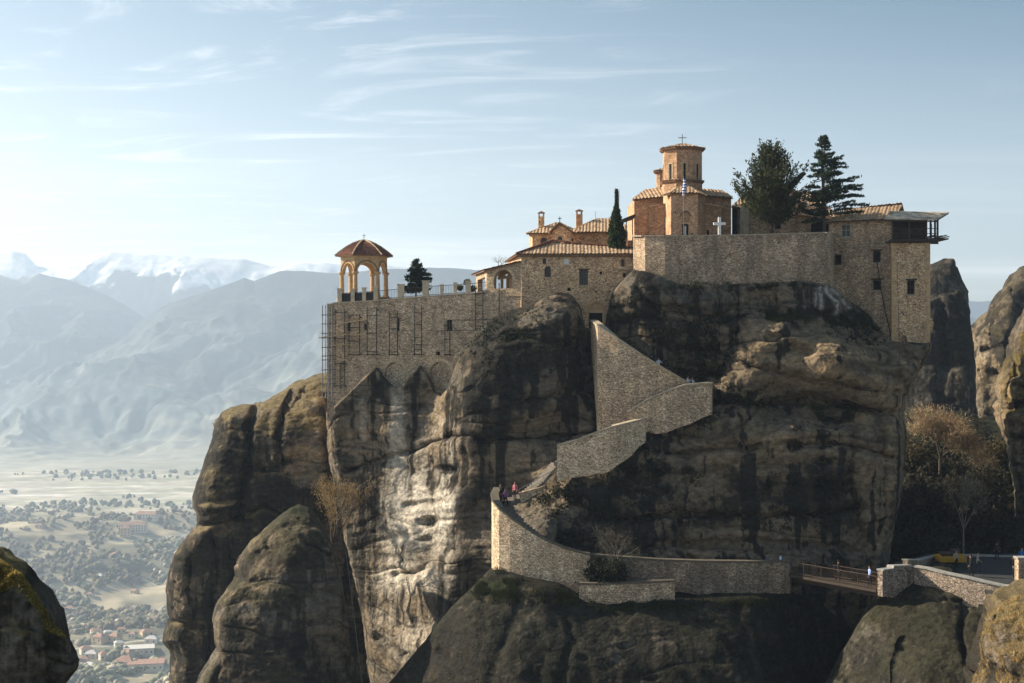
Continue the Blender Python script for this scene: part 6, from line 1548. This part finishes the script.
def conifer(label, base, h, spread, col, style, seed, asym=0., group=None):
    rng = np.random.default_rng(seed); base = Vector(base); t = thing('conifer_tree', label, 'tree', base, group)
    m_ = MB(); lean = rng.normal(size=2) * .02 * h
    pts = [base + Vector((lean[0] * f, lean[1] * f, h * f)) for f in (0, .3, .6, .85, 1)]
    for i in range(4): m_.tube(pts[i] - Vector((0, 0, .15 if i == 0 else 0)), pts[i + 1], h * .022 * (1 - i * .22), h * .022 * (1 - (i + 1) * .22), 8)
    m_.build('trunk', M['bark'], t)
    cen, nr, sz, cc = [], [], [], []; lim = MB()
    nb = dict(cedar=125, spray=210, cypress=0)[style]
    for b in range(nb):
        f = rng.uniform(.16, .99) if style == 'cedar' else rng.uniform(.10, .98)
        az = rng.uniform(0, 2 * math.pi)
        if style == 'spray' and rng.uniform() < .25 and f > .5: f = rng.uniform(.1, .5)
        o = base + Vector((lean[0] * f, lean[1] * f, h * f))
        if style == 'cedar':
            ln = spread * (1.02 - f) ** .8 * rng.uniform(.55, 1.1) * (1 + asym * math.cos(az)); rise = rng.uniform(.05, .5) + .15 * f; droop = -.16
        else:
            ln = spread * (.24 + .95 * (1 - f) ** .85) * rng.uniform(.4, 1.2); rise = rng.uniform(.1, .6) + 1.2 * f; droop = .22
        d = Vector((math.cos(az), math.sin(az), rise)); d.normalize()
        k = max(6, int(ln * (44 if style == 'cedar' else 24)))
        prev = o
        for j in range(1, 6):
            s_ = j / 5; p = o + d * ln * s_ + Vector((0, 0, droop * ln * s_ * s_)); lim.tube(prev, p, .035 * (1.15 - s_) * h / 9, .035 * (1.05 - s_) * h / 9 + .004, 4, cap=False); prev = p
        s_ = rng.uniform(.16, 1.0, k) ** (.75)
        c_ = np.array(o)[None] + np.array(d)[None] * (ln * s_)[:, None]; c_[:, 2] += droop * ln * s_ ** 2
        wd = (.30 if style == 'cedar' else .30) * (1.15 - .75 * s_) * ln * .42
        side = np.array([-math.sin(az), math.cos(az), 0])
        c_ = c_ + side[None] * (rng.normal(size=k) * wd)[:, None] + rng.normal(size=(k, 3)) * np.array([.09, .09, .06 if style == 'cedar' else .14])
        cen.append(c_); nr.append(np.repeat([np.array(d) + np.array([0, 0, .25])], k, 0)); sz.append(np.full(k, .34 if style == 'cedar' else .32))
        cc.append(vary(col, k, rng, .5))
    if style == 'cypress':
        k = 3400; f = rng.uniform(.03, 1, k); r_ = spread * np.sin(np.clip(f * 1.15 + .12, 0, 1) ** .7 * math.pi) ** .6 * (1 - f * .55) * rng.uniform(.55, 1.08, k)
        lump = 1 + .22 * np.sin(f * 31 + seed) ; az = rng.uniform(0, 2 * math.pi, k)
        r_ = r_ * (1 + .25 * vn(np.cos(az) * 2, np.sin(az) * 2, f * 9, seed))
        cen.append(np.stack([base.x + r_ * np.cos(az), base.y + r_ * np.sin(az), base.z + h * f], 1)); nr.append(np.stack([.35 * np.cos(az), .35 * np.sin(az), np.ones(k)], 1)); sz.append(np.full(k, .42)); cc.append(vary(col, k, rng, .5))
    if nb: lim.build('branches', M['bark'], t)
    leaf_obj('crown', np.concatenate(cen), np.concatenate(nr), np.concatenate(sz), np.concatenate(cc), M['leaf'], t, rng, .34 if style == 'cedar' else .42, .55)
    return t


conifer('tall narrow cypress left of the church', W(616.5, 250, 140.5), 60 / F * 140.5, .92, (.035, .055, .022), 'cypress', 3)
conifer('broad bushy conifer with upswept branches right of the church', W(771.5, 236.5, 139), 82 / F * 139, 4.6, (.050, .062, .026), 'spray', 5)
conifer('slender open conifer with level branches, right of the bushy conifer', W(824.5, 236, 140.5), 100 / F * 140.5, 4.5, (.035, .058, .034), 'cedar', 8, .35)
conifer('dark crooked young conifer behind the terrace railing', W(416, 299, 146.5), 40 / F * 146.5, 2.3, (.022, .042, .026), 'cedar', 12, .2)


def on_hill(px, py):
    q = REL_W; i = np.argmin((q['px'] - px) ** 2 + (q['py'] - py) ** 2); return Vector(q['P'].reshape(-1, 3)[i])


def bush(label, cen, r, col, n, size=.25, name='bush', cat='bush', group=None, mat='leaf', stems=6, flat=.8, seed=1, aspect=.55):
    rng = np.random.default_rng(seed); c = Vector(cen); t = thing(name, label, cat, c, group)
    v = rng.normal(size=(n, 3)); v /= np.linalg.norm(v, axis=1, keepdims=True)
    rad = r * rng.uniform(.25, 1, (n, 1)) ** .5 * (1 + .35 * vn(v[:, 0] * 2.2, v[:, 1] * 2.2, v[:, 2] * 2.2, seed))[:, None]
    P = np.array(c) + v * rad * np.array([1, .8, flat]); P[:, 2] += r * flat * .75
    leaf_obj('foliage', P, v * .7 + np.array([0, 0, .3]), np.full(n, size), vary(col, n, rng, .5), M[mat], t, rng, aspect)
    m_ = MB()
    for k in range(stems):
        q = Vector(rng.normal(size=3)); q.z = abs(q.z) + .8; q.normalize(); m_.tube(c - Vector((0, 0, .1)), c + q * r * .95, .03 * r, .008, 5)
    m_.build('stems', M['bark'], t)
    return t


def bare_tree(label, base, h, col, seed, spread=.5, depth=5, twigs=1200, mat='bark_pale', name='bare_tree', twl=.3, cat='tree', group=None, lean=(0, 0), r0=.02):
    rng = random.Random(seed); base = Vector(base); t = thing(name, label, cat, base, group); m_ = MB(); tips = []; tr = MB()
    def grow(p, d, ln, r, k):
        q = p + d * ln; (tr if k == depth else m_).tube(p, q, r, r * .7, 5 if r > .03 else 3, cap=False)
        if k == 0: tips.append((q, d)); return
        if k < depth - 1: tips.append((q, d))
        for i in range(rng.choice((2, 3, 3)) if k < depth else 4):
            a = Vector((rng.gauss(0, 1), rng.gauss(0, 1), rng.gauss(.15, .7))); e = (d + a * spread); e.normalize(); grow(q, e, ln * rng.uniform(.62, .88), r * .62, k - 1)
    d0 = Vector((lean[0], lean[1], 1)).normalized(); grow(base - Vector((0, 0, .1)), d0, h * .28, h * r0, depth)
    tr.build('trunk', M[mat], t); m_.build('branches', M[mat], t)
    if twigs:
        rg = np.random.default_rng(seed); idx = rg.integers(0, len(tips), twigs)
        P = np.array([tips[i][0] for i in idx]) + rg.normal(size=(twigs, 3)) * twl * .7; Dn = np.array([tips[i][1] for i in idx])
        leaf_obj('twigs', P, Dn, np.full(twigs, twl), vary(col, twigs, rg, .45), M['twig'], t, rg, .09, .6)
    return t


bare_tree('golden leafless tree glowing in the sun on the hillside behind the plaza', on_hill(940, 482), 9.0, (.36, .27, .17), 4, .60, 5, 7000, 'bark_pale', twl=.6)
bare_tree('second golden leafless tree on the hillside, lower and right of the first', on_hill(978, 486), 7.0, (.28, .22, .14), 6, .6, 5, 4200, 'bark_pale', twl=.5)
bare_tree('thin pale trunked leafless tree behind the yellow stall', PP(963.5, 131.5), 8.0, (.16, .15, .12), 9, .38, 4, 700, 'bark_pale', twl=.45, r0=.011)
bare_tree('tiny bare tree rising behind the loggia', W(499, 274, 150), 2.6, (.12, .10, .08), 14, .45, 3, 160, 'bark', twl=.16)
bare_tree('orange brown leafless shrub growing in the gully between boulder and cliff', W(332, 568, 141), 8.6, (.36, .26, .13), 18, .26, 5, 4200, 'bark', name='bare_shrub', twl=.34, cat='shrub')
bare_tree('faint grey bare tree growing out of the dark bush on the path', W(617, 583, 120.2), 5.2, (.10, .095, .08), 19, .42, 5, 1000, 'bark_pale', twl=.3)
bush('round clipped bush in a pot, left of three on the terrace railing', W(459.6, 290, 141.7), .38, (.05, .06, .02), 420, .14, 'potted_bush', seed=31)
bush('round clipped bush in a pot, middle and highest of three on the terrace railing', W(466.8, 284, 141.5), .36, (.05, .06, .02), 420, .14, 'potted_bush', seed=32)
bush('round clipped bush in a pot, right of three on the terrace railing', W(472.8, 291, 141.4), .40, (.035, .05, .018), 420, .14, 'potted_bush', seed=33)
bush('dark bush filling the corner between the curved parapet and the level path wall', W(606, 586, 120.3), 1.9, (.022, .028, .014), 2600, .28, seed=35, flat=.72)
for i, (x, y, Y, r, lab) in enumerate([(920, 520, 147, 2.6, 'dark bush on the shaded hillside, lower left under the golden tree'), (985, 505, 148, 2.8, 'dark bush on the shaded hillside, lower right near the outcrop'), (952, 512, 146, 2.4, 'dark bush on the shaded hillside behind the pale trunk'),
        (1000, 552, 133, 1.8, 'dark bush behind the far plaza wall near the right edge'), (918, 555, 131, 1.7, 'dark bush behind the far plaza wall near its left bend'), (912, 470, 165, 2.2, 'olive bush on the hillside against the cliff edge'), (996, 470, 160, 2.2, 'olive bush on the hillside beside the craggy outcrop')]):
    bush(lab, on_hill(x, y), r, (.030, .028, .017) if i < 5 else (.085, .070, .035), 2200, .34, seed=40 + i, group='bushes on the hillside')

# ------------------------------------------------------------------ ivy, grass tufts and moss growing on the rock
def on_rock(rel, lst, rng):
    P, N, px, py = rel['P'], rel['N'], rel['px'], rel['py']
    out_p, out_n = [], []
    fp = P.reshape(-1, 3); fn = N.reshape(-1, 3); fx = px.ravel(); fy = py.ravel()
    for (x, y, sx, sy, n) in lst:
        w_ = np.exp(-((fx - x) / sx) ** 2 - ((fy - y) / sy) ** 2) * sstep(-.15, .35, fbm(fp[:, 0] / 1.1, fp[:, 1] / 1.1, fp[:, 2] / .9, 3, int(x)))
        w_[w_ < .08] = 0
        if w_.sum() <= 0: continue
        i = rng.choice(len(w_), size=n, p=w_ / w_.sum()); out_p.append(fp[i]); out_n.append(fn[i])
    return np.concatenate(out_p), np.concatenate(out_n)
rg = np.random.default_rng(77)
p_, n_ = on_rock(REL, [(700, 350, 26, 30, 2600), (650, 480, 34, 14, 1300), (625, 505, 34, 16, 1000), (800, 485, 40, 10, 700), (675, 335, 18, 14, 500), (735, 395, 30, 8, 900), (520, 345, 40, 22, 1200), (660, 300, 30, 10, 500), (560, 500, 22, 16, 900), (630, 400, 8, 40, 200), (790, 520, 40, 10, 500), (865, 330, 22, 12, 700), (585, 545, 24, 12, 900), (650, 430, 14, 6, 300), (690, 425, 20, 4, 300)], rg)
k = len(p_); o = leaf_obj('ivy', p_ + n_ * rg.uniform(.02, .34, (k, 1)) + rg.normal(size=(k, 3)) * .08, n_ * .4 + np.array([0, -.1, .4]), np.full(k, .22), vary((.022, .028, .014), k, rg, .6), M['leaf'], None, rg, .7, .8); tag(o, 'dark ivy and scrub clinging to the cliff', 'ivy', None, 'stuff')
p_, n_ = on_rock(REL, [(792, 315, 26, 5, 2600), (845, 322, 18, 5, 1200), (745, 287, 60, 3, 900), (690, 288, 30, 3, 400), (820, 410, 40, 4, 500)], rg); p2, n2 = on_rock(REL_LOW, [(500, 586, 22, 12, 3600), (570, 598, 22, 6, 1800), (640, 606, 55, 5, 3600), (745, 603, 40, 4, 1600), (530, 600, 14, 8, 600)], rg)
p_, n_ = np.concatenate([p_, p2]), np.concatenate([n_, n2]); k = len(p_)
o = leaf_obj('grass', p_ + n_ * .08 + np.array([0, 0, .08]), n_ * .3 + np.array([0, 0, 1.]), np.full(k, .26), vary((.032, .040, .014), k, rg, .5), M['grass'], None, rg, .22, .45); tag(o, 'short green grass on ledges of the cliff and below the stairs', 'grass', None, 'stuff')
fp, fn = REL_G['P'].reshape(-1, 3), REL_G['N'].reshape(-1, 3)
ok = np.where(fn[:, 2] > .05)[0]; ok = ok[REL_G['py'].ravel()[ok] < 700]; i = rg.choice(ok, 26000); cg = fbm(fp[i, 0] / .9, fp[i, 1] / .9, fp[i, 2] / .9, 3, 5)
keep = cg > -.12; i, cg = i[keep], cg[keep]; k = len(i)
o = leaf_obj('dry_grass', fp[i] + fn[i] * .05 + np.array([0, 0, .05]), fn[i] * .3 + np.array([-.2, 0, .9]), np.full(k, .23), mixc((.27, .18, .06), (.52, .40, .20), sstep(-.3, .5, cg)) * (1 + .3 * rg.uniform(-1, 1, (k, 1))), M['grass'], None, rg, .16, .45); tag(o, 'golden dry grass on the sunlit rock in the corner', 'dry grass', None, 'stuff')
fp, fn = REL_H['P'].reshape(-1, 3), REL_H['N'].reshape(-1, 3)
ok = np.where(fn[:, 2] > .62)[0]; i = rg.choice(ok, 9000); k = len(i)
o = leaf_obj('moss', fp[i] + fn[i] * .008, fn[i], np.full(k, .05), vary((.24, .18, .055), k, rg, .6), M['grass'], None, rg, .5, .8); tag(o, 'golden moss on the rim of the corner rock', 'moss', None, 'stuff')
p_, n_ = on_rock(REL_W, [(950, 470, 60, 40, 5200), (960, 520, 80, 40, 5200)], rg); k = len(p_)
o = leaf_obj('undergrowth', p_ + np.array([0, 0, .3]) + rg.normal(size=(k, 3)) * .5, np.repeat([[0, -.2, .6]], k, 0), np.full(k, .55), vary((.032, .029, .018), k, rg, .6), M['leaf'], None, rg, .6, .9); tag(o, 'dark undergrowth covering the hillside behind the plaza', 'undergrowth', None, 'stuff')

# ------------------------------------------------------------------ valley woods and town
def valley_z(x, y):
    return float(zplain(np.array([[x / y * F + CX]]), np.array([[y]]), np.array([[x]]), np.array([[y]]))[0, 0])
ico = bmesh.new(); bmesh.ops.create_icosphere(ico, subdivisions=1, radius=1); IV = np.array([v.co[:] for v in ico.verts]); IF = np.array([[v.index for v in f.verts] for f in ico.faces]); ico.free()
def scatter_trees(n, ylo, yhi, size, cols, seed, dens, label, name):
    rg = np.random.default_rng(seed)
    py = rg.uniform(ylo, yhi, n * 3); R = 330 * F / (py - CY); px = rg.uniform(-230, 520, n * 3)
    X = (px - CX) / F * R
    d = fbm(X / 190, R / 190, 3, 4, seed) + .35 * vn(X / 40, R / 40, 1, seed + 1)
    keep = np.where(d > dens)[0][:n]; X, R = X[keep], R[keep]; k = len(X)
    Zg = zplain((X / R * F + CX)[None], R[None], X[None], R[None])[0]
    s = size * rg.uniform(.5, 1.4, k)
    V = IV[None] * (1 + .35 * rg.uniform(-1, 1, (k, len(IV), 1))) * s[:, None, None] * np.array([1, 1, .95])
    V = V + np.stack([X, R, Zg + s * .75], -1)[:, None, :]
    Fq = IF[None] + (np.arange(k) * len(IV))[:, None, None]
    col = np.array(cols)[rg.integers(0, len(cols), k)] * rg.uniform(.6, 1.4, (k, 1))
    cc = np.repeat(col, len(IV), 0) * rg.uniform(.7, 1.3, (k * len(IV), 1))
    o = link(name, np_mesh(name, V.reshape(-1, 3), Fq.reshape(-1, 3), cc, smooth=False, tris=True), M['ground']); tag(o, label, 'trees', None, 'stuff')
scatter_trees(9800, 518, 700, 3.7, [(.15, .165, .11), (.18, .19, .125), (.28, .26, .18), (.38, .33, .25)], 401, .05, 'scattered woods and scrub on the near valley slopes', 'valley_woods')  # tree tones paled and greyed to carry more valley haze
scatter_trees(4800, 505, 640, 4.0, [(.14, .12, .085), (.18, .15, .11), (.12, .11, .06)], 403, .2, 'brown leafless groves in the valley', 'leafless_groves')
scatter_trees(800, 472, 512, 5, [(.07, .09, .05), (.12, .12, .08)], 405, .35, 'thin lines of trees along the far fields', 'field_trees')


def house(label, px, py, wm, dm, hm, rot, roof='hroof', wallm='hwall', flat=False, group='houses of the valley town', nwin=3, floors=1):
    R = 330 * F / (py - CY); x = (px - CX) / F * R; z = valley_z(x, R)
    t = thing('house', label, 'house', (x, R, z), group); o_ = Vector((x, R, z))
    w_ = MB(); w_.box(x - wm / 2, x + wm / 2, R - dm / 2, R + dm / 2, z - 3, z + hm); w_.build('wall', M[wallm], t)
    r_ = MB(); e = .6; zz = z + hm + .01
    if flat: r_.box(x - wm / 2 - e, x + wm / 2 + e, R - dm / 2 - e, R + dm / 2 + e, zz, zz + .6)
    else:
        h_ = dm * .28; i_ = min(dm / 2, wm / 2) * .8
        r_.add([(x - wm / 2 - e, R - dm / 2 - e, zz), (x + wm / 2 + e, R - dm / 2 - e, zz), (x + wm / 2 + e, R + dm / 2 + e, zz), (x - wm / 2 - e, R + dm / 2 + e, zz), (x - wm / 2 + i_, R, zz + h_), (x + wm / 2 - i_, R, zz + h_)],
               [(0, 1, 5, 4), (1, 2, 5), (2, 3, 4, 5), (3, 0, 4), (3, 2, 1, 0)])
    r_.build('roof', M[roof], t)
    for f_ in range(floors):
        for k in range(nwin):
            m_ = MB(); xc = x - wm / 2 + wm * (k + .5) / nwin; zc = z + hm * (f_ + .5) / floors; m_.box(xc - .7, xc + .7, R - dm / 2 - .08, R - dm / 2 + .05, zc - .8, zc + .8); m_.build('window', M['dark'], t)
    t.rotation_euler = (0, 0, rot)
    return t
house('long terracotta roofed block on the wooded rise left of the pillar, with white front', 133, 548, 44, 16, 11, .1, nwin=10, floors=3)
house('second large terracotta roofed block, just above and right of the long one', 147, 541, 40, 16, 9, -.15, nwin=8, floors=2)
house('tall ochre end block beside the long terracotta one', 126, 551, 16, 14, 13, .1, wallm='hwall2', nwin=3, floors=3)
house('white roofed hall in the town near the pillar foot', 139, 661, 30, 20, 7, .25, 'hroof2', flat=True, nwin=6)
house('broad flat orange roofed hall at the bottom edge of the valley', 146, 679, 34, 22, 7, .2, 'hroof', flat=True, nwin=6)
house('orange roofed hall in front of the white roofed one', 126, 677, 20, 16, 7, -.2, 'hroof', nwin=4)
rh = random.Random(5)
spots_h = [(86, 660), (92, 665), (100, 652), (84, 672), (108, 645), (115, 651), (96, 641), (119, 658), (112, 637), (104, 668), (90, 679), (122, 644), (133, 649), (152, 655), (128, 666), (100, 625), (118, 630), (160, 672), (76, 676), (108, 678), (147, 646), (124, 574), (100, 580), (135, 585), (115, 566), (62, 536), (40, 552), (90, 590), (148, 600), (70, 600)]
for i, (px, py) in enumerate(spots_h):
    wm = rh.uniform(8, 14); sh = i % 3
    house(['small white house with red tiled roof far down in the valley', 'small white house with pale roof far down in the valley', 'small ochre house with red tiled roof far down in the valley'][sh], px, py, wm, wm * rh.uniform(.7, .9), rh.uniform(4, 7), rh.uniform(-.6, .6), ['hroof', 'hroof2', 'hroof'][sh], ['hwall', 'hwall', 'hwall2'][sh], nwin=2,
          group=['white houses with red roofs in the valley', 'white houses with pale roofs in the valley', 'ochre houses with red roofs in the valley'][sh])
